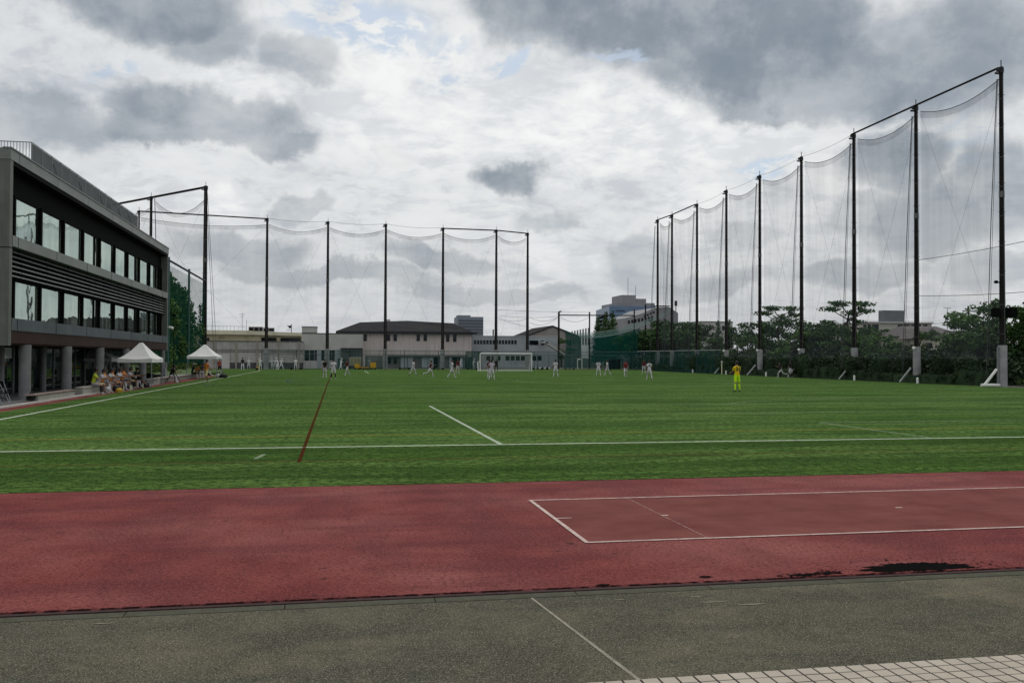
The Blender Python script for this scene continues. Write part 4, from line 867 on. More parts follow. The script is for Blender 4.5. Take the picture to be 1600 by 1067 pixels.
put(b3, 'store_wall', MB().box(xu(606, Y3-3), xu(728, Y3-3), Y3-3, Y3-2.8, 0, 1.999), mat('store_wall', (.13, .125, .12), .9, scale=.6, col2=(.19, .185, .175)))
for u0, u1 in ((626, 636), (637, 646), (659, 668), (669, 677), (702, 706), (720, 727)): put(b3, 'door', MB().box(xu(u0, Y3-3.2), xu(u1, Y3-3.2), Y3-3.3, Y3-3.2, .05, 1.95), doorg)
for u0, u1 in ((706, 719), (678, 684)): put(b3, 'opening', MB().box(xu(u0, Y3-3.2), xu(u1, Y3-3.2), Y3-3.26, Y3-3.2, .05, 1.9), blackm)
for u0, u1 in ((606, 611), (615, 620)): win(b3, u0, u1, 558, 568, Y3-3.1, True)
# office slab far behind
b4 = bld('office_tower', 'distant blue grey office slab with close rows of windows behind the hall roof', xu(735, 620), 620)
put(b4, 'wall', MB().box(xu(715, 620), xu(755, 620), 620, 640, 0, zv(735, 495, 620)), mat('tower_wall', (.20, .23, .27), .6, var=.05))
for k in range(13):
    z = 27.5-k*2.05
    if z > 2: put(b4, 'window', MB().box(xu(716, 620), xu(754, 620), 619.7, 619.95, z-1.05, z), mat('tower_glass', (.07, .085, .11), .3, var=.1))
put(b4, 'roof_plant', MB().box(xu(715, 625), xu(735, 625), 625, 635, zv(735, 495, 620), zv(735, 493, 620)+.4), mat('tower_wall', (0, 0, 0)))
# grey building with strip windows
b5 = bld('school_wing', 'long grey two storey wing with a strip of windows right of the hall', xu(800, 172), 172)
Y5 = 172; put(b5, 'wall', MB().box(xu(737, Y5), xu(871, Y5), Y5, Y5+10, 0, zv(780, 525.5, Y5)), bgrey); put(b5, 'parapet', MB().box(xu(737, Y5), xu(871.5, Y5), Y5-.1, Y5+.4, zv(780, 525.5, Y5)+.002, zv(780, 524.6, Y5)), lgrey)
for u in [740.5+k*4.85 for k in range(14)]: win(b5, u, u+3.4, 531.5, 537.5, Y5, False)
for u in (827, 845): win(b5, u, u+14 if u < 840 else u+5, 532, 539, Y5, False)
for u in (760, 768, 776, 790, 798, 806, 814, 832, 840): win(b5, u, u+6, 556, 563, Y5, False)
put(b5, 'chimney', MB().tube([(xu(770.5, Y5+3), Y5+3, 5), (xu(770.5, Y5+3), Y5+3, zv(770, 514, Y5))], .14, 6), steel_dark)
st = MB(); ux = lambda u: xu(u, 168)
st.add([(ux(853), 168, zv(853, 533, 168)), (ux(884), 168, zv(884, 553, 168)), (ux(884), 168, zv(884, 556, 168)), (ux(853), 168, zv(853, 537, 168)), (ux(853), 169.4, zv(853, 533, 168)), (ux(884), 169.4, zv(884, 553, 168)), (ux(884), 169.4, zv(884, 556, 168)), (ux(853), 169.4, zv(853, 537, 168))],
       [(0, 3, 2, 1), (4, 5, 6, 7), (0, 1, 5, 4), (3, 7, 6, 2)])
put(b5, 'outside_stairs', st, framew)
q = MB(); q.tube([(ux(853), 168, zv(853, 528, 168)), (ux(885), 168, zv(885, 549, 168))], .05, 5)
for k in range(9): u = 853+k*4; q.tube([(ux(u), 168, zv(u, 528+k*2.62, 168)), (ux(u), 168, zv(u, 533+k*2.58, 168))], .03, 4)
put(b5, 'stair_rail', q, steel_grey); put(b5, 'stair_landing', MB().box(ux(852), ux(858), 168, 171.9, zv(855, 533, 168)-.4, zv(855, 533, 168)), framew)
# gable building behind
b6 = bld('gabled_hall', 'grey gabled building behind the school wing', xu(862, 190), 190); Y6 = 190
q = MB(); g = [(xu(822, Y6), zv(822, 526.5, Y6)), (xu(863, Y6), zv(863, 510.5, Y6)), (xu(908, Y6), zv(908, 528, Y6))]
q.add([(g[0][0], Y6, 0), (g[2][0], Y6, 0), (g[2][0], Y6, g[2][1]), (g[1][0], Y6, g[1][1]), (g[0][0], Y6, g[0][1]), (g[0][0], Y6+20, 0), (g[2][0], Y6+20, 0), (g[2][0], Y6+20, g[2][1]), (g[1][0], Y6+20, g[1][1]), (g[0][0], Y6+20, g[0][1])], [(0, 1, 2, 3, 4), (9, 8, 7, 6, 5), (1, 6, 7, 2), (0, 4, 9, 5)]); put(b6, 'wall', q, mat('gable_wall', (0.250, 0.227, 0.218), .85, scale=.5, col2=(0.312, 0.288, 0.272)))
q = MB()
for a, b in ((g[0], g[1]), (g[1], g[2])):
    q.add([(a[0], Y6-.3, a[1]+.03), (b[0], Y6-.3, b[1]+.03), (b[0], Y6+20, b[1]+.03), (a[0], Y6+20, a[1]+.03), (a[0], Y6-.3, a[1]+.28), (b[0], Y6-.3, b[1]+.28), (b[0], Y6+20, b[1]+.28), (a[0], Y6+20, a[1]+.28)], [(0, 3, 2, 1), (4, 5, 6, 7), (0, 1, 5, 4), (2, 3, 7, 6)])
put(b6, 'roof', q, roofd)
# blue office building
b7 = bld('office_block', 'blue glazed office block with stepped grey roof structures and dark lettering near its top', xu(975, 300), 300); Y7 = 300
bluew = mat('blue_cladding', (0.111, 0.176, 0.273), .35, scale=.12, col2=(0.143, 0.215, 0.312), spec=.2); blueg = glass_mat('blue_glass', (.30, .42, .58), .5, (.04, .07, .11)); offg = mat('office_grey', (0.218, 0.218, 0.230), .8, scale=.1, col2=(0.265, 0.265, 0.276))
xl, xm, xr = xu(931, 330), xu(952, Y7), xu(1024, Y7)
zt = zv(975, 478.5, Y7)
q = MB(); q.add([(xm, Y7, 0), (xr, Y7, 0), (xr, Y7+40, 0), (xl, Y7+30, 0), (xm, Y7, zt), (xr, Y7, zt), (xr, Y7+40, zt), (xl, Y7+30, zt)], [(0, 1, 5, 4), (1, 2, 6, 5), (2, 3, 7, 6), (3, 0, 4, 7), (4, 5, 6, 7)]); put(b7, 'wall', q, bluew)
for k in range(5):
    z1 = zv(975, 491+k*6, Y7); z0 = zv(975, 495.5+k*6, Y7); put(b7, 'window', MB().box(xm+.5, xr-.5, Y7-.25, Y7-.05, z0, z1), blueg)
    q = MB(); a = Vector((xm-.15, Y7+.6)); b = Vector((xl-.1, Y7+29)); q.obox(a.lerp(b, .08), a.lerp(b, .92), -.15, z0, z1); put(b7, 'window', q, wind)
put(b7, 'roof_terrace', MB().box(xu(964, Y7+6), xu(1023, Y7+6), Y7+6, Y7+25, zt-.2, zv(975, 473, Y7+6)), offg)
put(b7, 'penthouse', MB().box(xu(971.5, Y7+8), xu(993.5, Y7+8), Y7+8, Y7+20, zt, zv(980, 461, Y7+8)), offg); put(b7, 'penthouse', MB().box(xu(993.7, Y7+9), xu(1009.5, Y7+9), Y7+9, Y7+20, zt, zv(1000, 466.5, Y7+8)), offg)
sg = MB(); x = xu(962, Y7); 
for k in range(8):   # lettering too small and blurred to read: dark strokes of its size
    w_ = (xu(977, Y7)-xu(962, Y7))/8; x0 = x+k*w_; sg.box(x0+.05, x0+w_-.12, Y7-.14, Y7-.02, zv(969, 486.4, Y7), zv(969, 486.0, Y7)); sg.box(x0+.05+(k % 3)*.08, x0+.17+(k % 3)*.08, Y7-.17, Y7-.02, zv(969, 486.5, Y7), zv(969, 484.4, Y7)); sg.box(x0+.08, x0+w_-.16, Y7-.2, Y7-.02, zv(969, 485.2, Y7), zv(969, 484.8, Y7))
put(b7, 'sign_lettering', sg, mat('sign_navy', (.012, .02, .06), .5))
put(b7, 'antenna', MB().tube([(xu(981, Y7+12), Y7+12, zt), (xu(981, Y7+12), Y7+12, zv(981, 434, Y7+12))], .09, 5), steel_grey); put(b7, 'antenna', MB().tube([(xu(993, Y7+12), Y7+12, zt), (xu(993, Y7+12), Y7+12, zv(993, 447, Y7+12))], .09, 5), steel_grey)
b8 = bld('office_wing', 'greyish beige block joined right of the blue office building, roof line sloping', xu(1030, 230), 230); Y8 = 232
q = MB(); L8 = [(977, 497), (990, 493.5), (1005, 489), (1024, 480.5), (1046, 480), (1058, 488)]
v = []; 
for u, vv in L8: v += [(xu(u, Y8), Y8, 0), (xu(u, Y8), Y8, zv(u, vv, Y8)), (xu(u, Y8), Y8+22, 0), (xu(u, Y8), Y8+22, zv(u, vv, Y8))]
f = []
for k in range(5): a = 4*k; f += [(a, a+4, a+5, a+1), (a+2, a+3, a+7, a+6), (a+1, a+5, a+7, a+3)]
f += [(0, 1, 3, 2), (20, 22, 23, 21)]; q.add(v, f); put(b8, 'wall', q, offg)
for k in range(8): win(b8, 981+k*5.2, 984.2+k*5.2, 500.5-k*.9, 505.5-k*.7, Y8, False)
for k in range(4): win(b8, 1006+k*4.6, 1009+k*4.6, 492.5-k*2, 495.5-k*2, Y8, False)
put(b8, 'roof_edge', MB().box(xu(1024, Y8), xu(1046, Y8), Y8-.5, Y8+2, zv(1035, 479, Y8)+.01, zv(1035, 477.6, Y8)), roofd)
b9 = bld('grey_tower_block', 'small plain grey block right of the last net poles', xu(1053, 240), 240); put(b9, 'wall', MB().box(xu(1047, 240), xu(1059.5, 240), 240, 250, 0, zv(1053, 488.5, 240)), offg)
put(b9, 'window', MB().box(xu(1055, 240), xu(1058, 240), 239.9, 239.99, 8, 11), wind)
t = empty('signal_mast', 'thin dark topped mast beside the plain grey block', 'mast', (xu(1056, 225), 225, 0)); MB().tube([(0, 0, 0), (0, 0, zv(1056, 471, 225))], .12, 6).build('pole', steel_grey, t); MB().box(-.3, .3, -.2, .2, zv(1056, 478, 225), zv(1056, 470, 225)).build('antenna_panel', steel_dark, t)
# white building between trees and school building at right
b10 = bld('white_apartment', 'plain white building glimpsed between the seventh and sixth poles above the trees', xu(1118, 190), 190); put(b10, 'wall', MB().box(xu(1093, 190), xu(1145, 190), 190, 205, 0, zv(1118, 503, 190)), lgrey)
put(b10, 'roof_edge', MB().box(xu(1092.5, 190), xu(1145.5, 190), 189.8, 205.2, zv(1118, 503, 190)+.01, zv(1118, 502.2, 190)), roofd)
for u in (1107, 1128): win(b10, u, u+4, 509, 516, 190, False)
b11 = bld('school_building', 'long cream school building with a big grey roof block beyond the third pole', xu(1400, 150), 150); Y11 = 150
put(b11, 'wall', MB().box(xu(1341, Y11), xu(1456, Y11), Y11, Y11+14, 0, zv(1400, 505, Y11)), mat('school_wall', (0.413, 0.400, 0.350), .85, scale=.4, col2=(0.500, 0.481, 0.425)))
put(b11, 'parapet', MB().box(xu(1340, Y11), xu(1457, Y11), Y11-.4, Y11+.2, zv(1400, 505, Y11)+.002, zv(1400, 503, Y11)), lgrey)
for u in (1349, 1356, 1363, 1368): win(b11, u, u+4.8, 507, 517, Y11, False)
for u in (1403, 1413, 1424, 1433, 1443): win(b11, u, u+8 if u < 1430 else u+6, 507, 516.5, Y11, False)
put(b11, 'lower_roof', MB().add([(xu(1340, 140), 140, zv(1360, 527, 140)), (xu(1366, 140), 140, zv(1360, 527, 140)), (xu(1366, 140), 149, zv(1360, 519, 140)), (xu(1345, 140), 149, zv(1360, 519, 140)), (xu(1340, 140), 140, 0), (xu(1366, 140), 140, 0)], [(0, 1, 2, 3), (4, 5, 1, 0)]), lgrey)
put(b11, 'roof_block', MB().box(xu(1381.5, Y11+4), xu(1413, Y11+4), Y11+4, Y11+5.8, zv(1400, 505, Y11), zv(1397, 485, Y11+4)), mat('slate_block', (.115, .125, .135), .7, scale=.4, col2=(.14, .15, .16)))
rl = MB()
for u in range(1346, 1458, 5): rl.tube([(xu(u, Y11), Y11+.1, zv(1400, 503, Y11)), (xu(u, Y11), Y11+.1, zv(1400, 501.2, Y11))], .02, 4)
rl.tube([(xu(1346, Y11), Y11+.1, zv(1400, 501.2, Y11)), (xu(1457, Y11), Y11+.1, zv(1400, 501.2, Y11))], .02, 4); put(b11, 'roof_rail', rl, steel_grey)
# tile roofed house
b12 = bld('house', 'cream house with a greyish tiled gable roof right of the second pole', xu(1470, 105), 105); Yh = 105
q = MB(); q.box(xu(1430, Yh), xu(1500, Yh), Yh, Yh+9, 0, zv(1460, 524, Yh)); put(b12, 'wall', q, mat('house_wall', (0.432, 0.414, 0.312), .85, scale=.6, col2=(0.504, 0.480, 0.384)))
tile = mat('roof_tile', (.10, .085, .088), .8, scale=3, col2=(.15, .13, .13), layers=[((1, 6, 6), (.07, .06, .062), .5, .6, .6)])
q = MB(); za, zb_ = zv(1460, 525, Yh), zv(1460, 510, Yh+4.5)
q.add([(xu(1424, Yh), Yh-.8, za), (xu(1506, Yh), Yh-.8, za), (xu(1498, Yh), Yh+4.5, zb_), (xu(1441, Yh), Yh+4.5, zb_), (xu(1424, Yh), Yh+9.8, za), (xu(1506, Yh), Yh+9.8, za)], [(0, 1, 2, 3), (3, 2, 5, 4), (0, 3, 4), (1, 5, 2), (0, 4, 5, 1)]); put(b12, 'roof', q, tile)
q = MB(); xg = xu(1452, Yh-2); q.box(xg-1.3, xg+1.3, Yh-2.2, Yh-.01, 0, zv(1452, 527, Yh-2)); put(b12, 'gable_bay', q, MATS['house_wall'])
q = MB(); zg = zv(1452, 527, Yh-2); q.add([(xg-1.7, Yh-2.6, zg-.15), (xg, Yh-2.6, zg+1.15), (xg+1.7, Yh-2.6, zg-.15), (xg-1.7, Yh+2, zg-.15), (xg, Yh+3, zg+1.15), (xg+1.7, Yh+2, zg-.15)], [(0, 1, 4, 3), (1, 2, 5, 4), (0, 2, 1)]); put(b12, 'gable_roof', q, tile)
for u, v0 in ((1447, 535.5), (1463, 535)): win(b12, u, u+8, v0, v0+9, Yh-2.25 if u < 1455 else Yh, False)
q = MB(); q.box(xu(1474, Yh), xu(1510, Yh), Yh-1, Yh-.1, zv(1490, 519, Yh), zv(1490, 517.5, Yh)); put(b12, 'awning', q, roofd)
for i, (u, Y, vt, lb) in enumerate(((1513.5, 110, 478, 'dark utility pole among the airy trees left of the nearest pole'),)):
    t = empty('utility_pole', lb, 'utility pole', (xu(u, Y), Y, 0)); MB().tube([(0, 0, 0), (0, 0, zv(u, vt, Y))], .13, 8).build('pole', steel_dark, t); z = zv(u, 487, Y); MB().box(-.9, .9, -.06, .06, z, z+.14).build('crossarm', steel_dark, t)
for u, vt, lb in ((1480.5, 481, 'taller roof aerial right of the second pole'), (1491.5, 487, 'shorter roof aerial right of the second pole')):
    t = empty('aerial', lb, 'aerial', (xu(u, 108), 108, 4.5)); H_ = zv(u, vt, 108)-4.5; MB().tube([(0, 0, 0), (0, 0, H_)], .035, 5).build('mast', wirem, t); q = MB(); q.tube([(-.55, 0, H_-.05), (.5, 0, H_)], .025, 4); q.tube([(.5, 0, H_), (.3, 0, H_-.15)], .03, 4); q.build('crossbar', wirem, t)
a_, b_ = Vector((xu(1440, 108), 108, zv(1440, 506, 108))), Vector((xu(1513, 110), 110, zv(1513, 490, 110))); tag(MB().tube([p-(a_+b_)/2 for p in rope_curve(a_, b_, .5)], .02, 4).build('service_wire', wirem, loc=(a_+b_)/2), 'thin wire running up to the utility pole', 'wire')

# ================================================================== PRACTICE CAGE NETS AT THE FAR RIGHT
cg = empty('practice_net', 'deep green hanging practice net beyond the right end of the far fence', 'net', (xu(940, 156), 156, 0))
def curtain(pts, rows, m_, name, par):
    """pts: (u, Y, v_top); curtain from the top line to the ground"""
    v = []; f = []
    for i, (u, Y, vt) in enumerate(pts):
        z = zv(u, vt, Y); x = xu(u, Y)
        for j in range(rows+1): v.append((x+.25*math.sin(i*2+j), Y+.3*math.sin(i*2.3+j*.7), z*(1-j/rows)+.1))
    for i in range(len(pts)-1):
        for j in range(rows): q = i*(rows+1)+j; f.append((q, q+1, q+rows+2, q+rows+1))
    return put(par, name, MB().add(v, f, True), m_)
curtain([(882, 158, 519), (895, 158, 522), (908, 158, 526), (921, 157, 527), (935, 157, 527), (950, 156, 526), (965, 156, 523), (980, 155, 519), (1000, 155, 513)], 4, net_mat('net_practice', (.006, .07, .055), .68, .2), 'netting', cg)
curtain([(884, 168, 520), (900, 168, 521), (920, 168, 523), (950, 168, 521), (990, 168, 513)], 4, netg, 'netting', cg)
sr = MB(); top = [(905, 521), (925, 520), (945, 517.5), (965, 514), (985, 508), (1005, 502), (1025, 495), (1040, 488), (1050, 481)]; bot = [(905, 527), (925, 528), (945, 526), (965, 522.5), (985, 516), (1005, 508), (1025, 500), (1040, 492), (1050, 483)]
v = []; f = []
for (u, a), (u2, b) in zip(top, bot): v += [(xu(u, 150), 150, zv(u, a, 150)), (xu(u2, 146), 146, zv(u2, b, 146))]
for k in range(8): f.append((2*k, 2*k+2, 2*k+3, 2*k+1))
put(cg, 'sagging_roof_net', sr.add(v, f, True), netroof)
er = MB(); er.tube([v[2*k] for k in range(9)], .04, 5); er.tube([v[2*k+1] for k in range(9)], .04, 5); put(cg, 'edge_rope', er, mat('pale_rope', (.22, .27, .25), .7))
def cpole(u, Y, vt, lb, r=.13):
    t = empty('cage_pole', lb, 'pole', (xu(u, Y), Y, 0), group='lower poles of the practice net'); h = zv(u, vt, Y); MB().tube([(0, 0, 0), (0, 0, h)], r, 8).build('shaft', polec, t); MB().tube([(0, 0, h), (.3, 0, h+.1), (.45, 0, h+.05)] if vt < 489 and u < 900 else [(0, 0, h), (0, 0, h+.3)], .13, 6).build('cap', steel_dark, t)
cpole(873, 155, 487.5, 'thick dark pole with a hooked head just right of the outside stairs', .17); cpole(921, 155, 490, 'dark pole carrying the level pipe before the deep green net'); cpole(991, 158, 486, 'dark pole before the beige office wing'); cpole(1008.5, 155, 478, 'taller dark pole before the beige office wing, closest to the right row')
z = zv(921, 493, 155); o = MB().tube([(xu(874, 155)-xu(932, 155), 0, 0), (xu(991, 155)-xu(932, 155), 0, .1)], .10, 8).build('level_pipe', polec, loc=(xu(932, 155), 155, z)); tag(o, 'dark level pipe joining the lower poles of the practice net', 'pipe')
for i, (u0, v0, u1, v1, s, lb) in enumerate(((776, 484, 921, 488, .1, 'topmost faint wire'), (779, 493, 873, 494, .3, 'second faint wire'), (779, 496, 825, 497, .6, 'sagging net edge left of the end pole'), (828, 496, 873, 495, .7, 'sagging net edge right of the end pole'), (828, 504, 873, 494, .9, 'lowest sagging net edge by the hooked pole'), (875, 495, 921, 495, .9, 'sagging net edge between the hooked pole and the pipe pole'), (779, 499, 845, 517, 0, 'slanting stay wire'))):
    a_ = Vector((xu(u0, 154), 154, zv(u0, v0, 154))); b_ = Vector((xu(u1, 154), 154, zv(u1, v1, 154))); tag(MB().tube([p-(a_+b_)/2 for p in rope_curve(a_, b_, s)], .022, 4).build('net_wire', wirem, loc=(a_+b_)/2), f'{lb}, right of the goal', 'wire', 'low net wires right of the goal')
# grandstand fence strip behind: dark posts over the cage
q = MB()
for k in range(7): u = 894+k*4.3; x = xu(u, 176); q.box(x-.14, x+.14, 176, 176.2, 4.5, zv(u, 517.5-k*.9, 176))
q.box(xu(886, 176), xu(925, 176), 176.2, 176.3, 6.2, 6.35); put(cg, 'rear_post', q, steel_grey)
# small teal enclosures near the fence
def cage(u0, u1, v0, Y, lb, d=2.5):
    t = empty('net_cage', lb, 'cage', (xu((u0+u1)/2, Y), Y, 0), group='small green net cages by the far fence'); w_ = (xu(u1, Y)-xu(u0, Y))/2; h = zv((u0+u1)/2, v0, Y)
    MB().add([(-w_, 0, 0), (w_, 0, 0), (w_, 0, h), (-w_, 0, h), (-w_, d, 0), (w_, d, 0), (w_, d, h), (-w_, d, h)], [(0, 1, 2, 3), (4, 7, 6, 5), (0, 3, 7, 4), (1, 5, 6, 2)]).build('netting', netg, t)
    q = MB()
    for sx in (-w_, w_):
        for yy in (0, d): q.tube([(sx, yy, 0), (sx, yy, h)], .05, 6)
        q.tube([(sx, 0, h), (sx, d, h)], .05, 6)
    q.tube([(-w_, 0, h), (w_, 0, h)], .05, 6); q.build('frame', gposts, t)
cage(731, 751.5, 549, 148.5, 'tall green net cage behind the left goal post'); cage(572, 603, 556, 149, 'low wide green net cage beside the yellow ball carts'); cage(528, 540, 560, 149.5, 'small green net cage before the annex doors'); cage(727, 737, 558, 149.5, 'narrow green net cage left of the tall cage')
def cart(u, Y, w_, h, lb):
    t = empty('ball_cart', lb, 'cart', (xu(u, Y), Y, 0), group='yellow ball carts by the far fence'); ym = mat('cart_yellow', (.48, .28, .015), .5, var=.1)
    MB().box(-w_/2, w_/2, -.3, .3, .25, h).box(-w_/2+.1, w_/2-.1, -.34, -.305, .35, h-.12).build('box', ym, t); q = MB()
    for s in (-1, 1): q.tube([(s*w_*.35, -.34, .13), (s*w_*.35, .34, .13)], .13, 10)
    q.build('wheel', blackm, t); MB().tube([(w_/2, 0, h-.1), (w_/2+.25, 0, h+.15)], .03, 5).build('handle', steel_dark, t)
cart(558, 142, .75, .85, 'square yellow ball cart left of three white clad fielders'); cart(565.5, 142.5, .7, .45, 'low yellow ball cart at the feet of the fielders'); cart(583, 143, .9, 1.1, 'raised yellow ball cart right of the fielders'); cart(402.5, 138, .35, .45, 'tiny yellow ball box beside the third fielder from the left'); cart(573.5, 142.8, .5, .4, 'lowest yellow ball box between two fielders')
t = empty('dugout_shelter', 'dark open shelter seen through the far right green net', 'shelter', (xu(964, 150), 150, 0)); w_ = (xu(973, 150)-xu(955, 150))/2
MB().box(-w_, w_, 1.2, 1.3, 0, 1.6).build('back', blackm, t); MB().box(-w_-.1, w_+.1, -.1, 1.4, 1.61, 1.75).build('roof', steel_dark, t); q = MB()
for x in (-w_, 0, w_): q.box(x-.05, x+.05, -.05, .05, 0, 1.6)
q.build('post', steel_dark, t)
t = empty('scoreboard_frame', 'pale square frame seen through the green net left of the dark shelter', 'frame', (xu(906, 152), 152, 0)); q = MB(); w_ = .45
q.box(-w_, w_, 0, .1, 1.6, 1.8); q.box(-w_, -w_+.12, 0, .1, 0, 1.6); q.box(w_-.12, w_, 0, .1, 0, 1.6); q.build('frame', whitep, t)
t = empty('line_roller', 'low white and black equipment trolley left of the hooked pole', 'trolley', (xu(850, 145), 145, 0)); MB().box(-1.4, 1.0, -.2, .2, .2, .35).build('frame', whitep, t); q = MB()
for x in (-1.1, -.3, .5): q.tube([(x, -.25, .2), (x, .25, .2)], .2, 10)
q.build('wheel', blackm, t)

# ================================================================== TENTS AND THINGS BY THE CLUBHOUSE
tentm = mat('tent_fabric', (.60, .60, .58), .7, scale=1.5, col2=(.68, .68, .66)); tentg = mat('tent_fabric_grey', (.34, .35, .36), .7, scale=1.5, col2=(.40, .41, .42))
def tent(x0, x1, y0_, y1_, zev, zpk, label, fab=None, splay=0.0, name='pop_up_tent'):
    fab = fab or tentm; cx, cy = (x0+x1)/2, (y0_+y1_)/2; t = empty(name, label, 'tent', (cx, cy, 0), group='pop up tents beside the pitch'); a, b = (x1-x0)/2, (y1_-y0_)/2; n = 8; v = []; f = []
    # canopy: square rings shrinking concavely to a small flat top
    for i in range(n+1):
        s = i/n; k = 1-s*.93; z = zev+(zpk-zev)*(s**1.35)
        ring = []
        for (sx, sy) in ((-1, -1), (1, -1), (1, 1), (-1, 1)):
            ex, ey = {(-1, -1): (1, 0), (1, -1): (0, 1), (1, 1): (-1, 0), (-1, 1): (0, -1)}[(sx, sy)]
            for j in range(4): q = j/4*2; ring.append((sx+ex*q, sy+ey*q, j))
        for (px, py, j) in ring: v.append((px*a*k, py*b*k, z-.05*math.sin(math.pi*j/4)*(1-s)))
    m_ = 16
    for i in range(n):
        for j in range(m_): f.append((i*m_+j, i*m_+(j+1) % m_, (i+1)*m_+(j+1) % m_, (i+1)*m_+j))
    f.append(tuple(n*m_+j for j in range(m_)))
    MB().add(v, f, False).build('canopy', fab, t)
    va = MB(); vv = v[:m_]; va.add([(p[0]*1.005, p[1]*1.005, p[2]) for p in vv]+[(p[0]*1.01, p[1]*1.01, zev-.26) for p in vv], [(j, j+m_, (j+1) % m_+m_, (j+1) % m_) for j in range(m_)]); va.build('valance', fab, t)
    for sx in (-1, 1):
        for sy in (-1, 1): MB().tube([(sx*a*.97+splay*sx, sy*b*.97, .02), (sx*a*.95, sy*b*.95, zev)], .035, 6).build('leg', steel_grey, t)
    q = MB(); q.tube([(-a*.95, -b*.95, zev-.1), (0, -b*.95, zev-.35), (a*.95, -b*.95, zev-.1)], .015, 4); q.tube([(a*.95, -b*.95, zev-.1), (a*.95, 0, zev-.35), (a*.95, b*.95, zev-.1)], .015, 4); q.build('scissor_frame', steel_grey, t)
tent(xu(184, 59.3), xu(237.5, 59.3), 59.3, 62.95, 1.83, 2.82, 'nearer white pop up tent over the seated players, next to the clubhouse columns')
tent(xu(292, 83), xu(338, 83), 83, 86.8, 2.0, 3.0, 'farther white pop up tent on the sideline past the clubhouse', splay=.12)
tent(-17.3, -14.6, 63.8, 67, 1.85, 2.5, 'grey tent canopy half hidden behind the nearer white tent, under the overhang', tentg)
# camera mast on tripod
t = empty('camera_tripod', 'very tall black camera mast on a tripod beside the pitch, left of the farther tent', 'tripod', (-11.85, 70.6, 0)); MB().tube([(0, 0, .5), (0, 0, 4.9)], [.035, .02], 6).build('mast', blackm, t)
for a in (90, 210, 330): MB().tube([(0, 0, .95), (.62*math.cos(R(a)), .62*math.sin(R(a)), .01)], .025, 5).build('leg', blackm, t)
MB().box(-.12, .12, -.07, .07, 4.9, 5.05).tube([(.0, -.07, 4.97), (0, -.18, 4.97)], .04, 8).build('camera', blackm, t)
# black posts of a stand near the last column
t = empty('folding_table', 'thin dark folding table beside the nearer tent leg', 'table', (-12.2, 66.8, 0)); MB().box(-.3, .3, -.8, .8, .66, .70).build('tabletop', steel_dark, t)
for sx in (-.25, .25):
    for sy in (-.7, .7): MB().tube([(sx, sy, 0), (sx, sy, .66)], .02, 5).build('leg', steel_grey, t)
def chair(x, y, rz, label):
    t = empty('folding_chair', label, 'chair', (x, y, .08), rz, group='black folding chairs by the clubhouse')
    MB().box(-.22, .22, -.2, .2, .42, .45).build('seat', blackm, t); MB().box(-.22, .22, .2, .23, .55, .85).build('backrest', blackm, t)
    for s in (-.21, .21):
        MB().tube([(s, -.28, 0), (s, .24, .86)], .014, 5).build('leg', steel_grey, t); MB().tube([(s, .28, 0), (s, -.16, .44)], .014, 5).build('leg', steel_grey, t)
chair(-13.0, 38.9, 1.2, 'black folding chair nearest the left edge of the picture'); chair(-13.5, 40.6, .9, 'black folding chair behind the one at the left edge')
tag(sheet('blue_sheet', [(-13.9, 38.0), (-13.0, 38.0), (-13.1, 39.2), (-14, 39.2)], .045, mat('blue_cloth', (.02, .06, .16), .7, var=.2), None), 'small blue sheet lying on the paving at the left edge', 'sheet')
bagm = [mat('bag_black', (.012, .012, .014), .7, var=.3), mat('bag_navy', (.018, .022, .045), .7, var=.3), mat('bag_white', (.45, .45, .44), .7, var=.1), mat('bag_yellow', (.45, .28, .03), .7, var=.1)]
def bag(x, y, s, mi, lb, z=.0):
    t = empty('sports_bag', lb, 'bag', (x, y, z), rnd.uniform(0, 3), group='sports bags by the bench'); b = MB(); b.ball((0, 0, .17*s), .34*s, .2*s, .19*s, 12, 8); b.box(-.26*s, .26*s, -.13*s, .13*s, .0, .2*s); b.build('body', bagm[mi], t)
    MB().tube([(-.15*s, 0, .3*s), (-.1*s, 0, .46*s), (.1*s, 0, .46*s), (.15*s, 0, .3*s)], .02*s, 5).build('handle', bagm[0], t)
for (u, v, s, mi, lb) in ((49, 627.5, .85, 0, 'large black bag at the foot of the first column'), (182, 611, 1.0, 0, 'black bag on the ground before the middle of the seated row'), (189, 609, .9, 1, 'navy bag before the middle of the seated row'), (196, 608, 1.0, 0, 'black bag beside the white bottles'), (186, 612.5, .7, 3, 'small yellow bag lying nearest the turf'), (212, 605, 1.1, 0, 'black bag before the seated player in a white hat'),
                         (219, 604, 1.2, 0, 'big black bag at the right end of the row of bags'), (218, 600, 1.0, 2, 'white bag standing on the black bags by the tent leg'), (228, 604, .9, 1, 'flat dark bag beyond the right end of the bags'), (189, 603, .8, 3, 'yellow bag on the lap height of the seated row'), (166, 613, 1.0, 2, 'white bag at the feet of the third seated player'), (348, 590, 1.1, 0, 'black square bag right of the farther tent'), (353, 589, .7, 0, 'small black bag at the right end beyond the farther tent'), (341, 589, .9, 2, 'white bag under the right edge of the farther tent'), (140, 606, 1.1, 0, 'black bag left of the seated row, by the wall')):
    p = gr(u, v, .02); bag(p.x, p.y, s, mi, lb, .0 if u != 49 else .08)
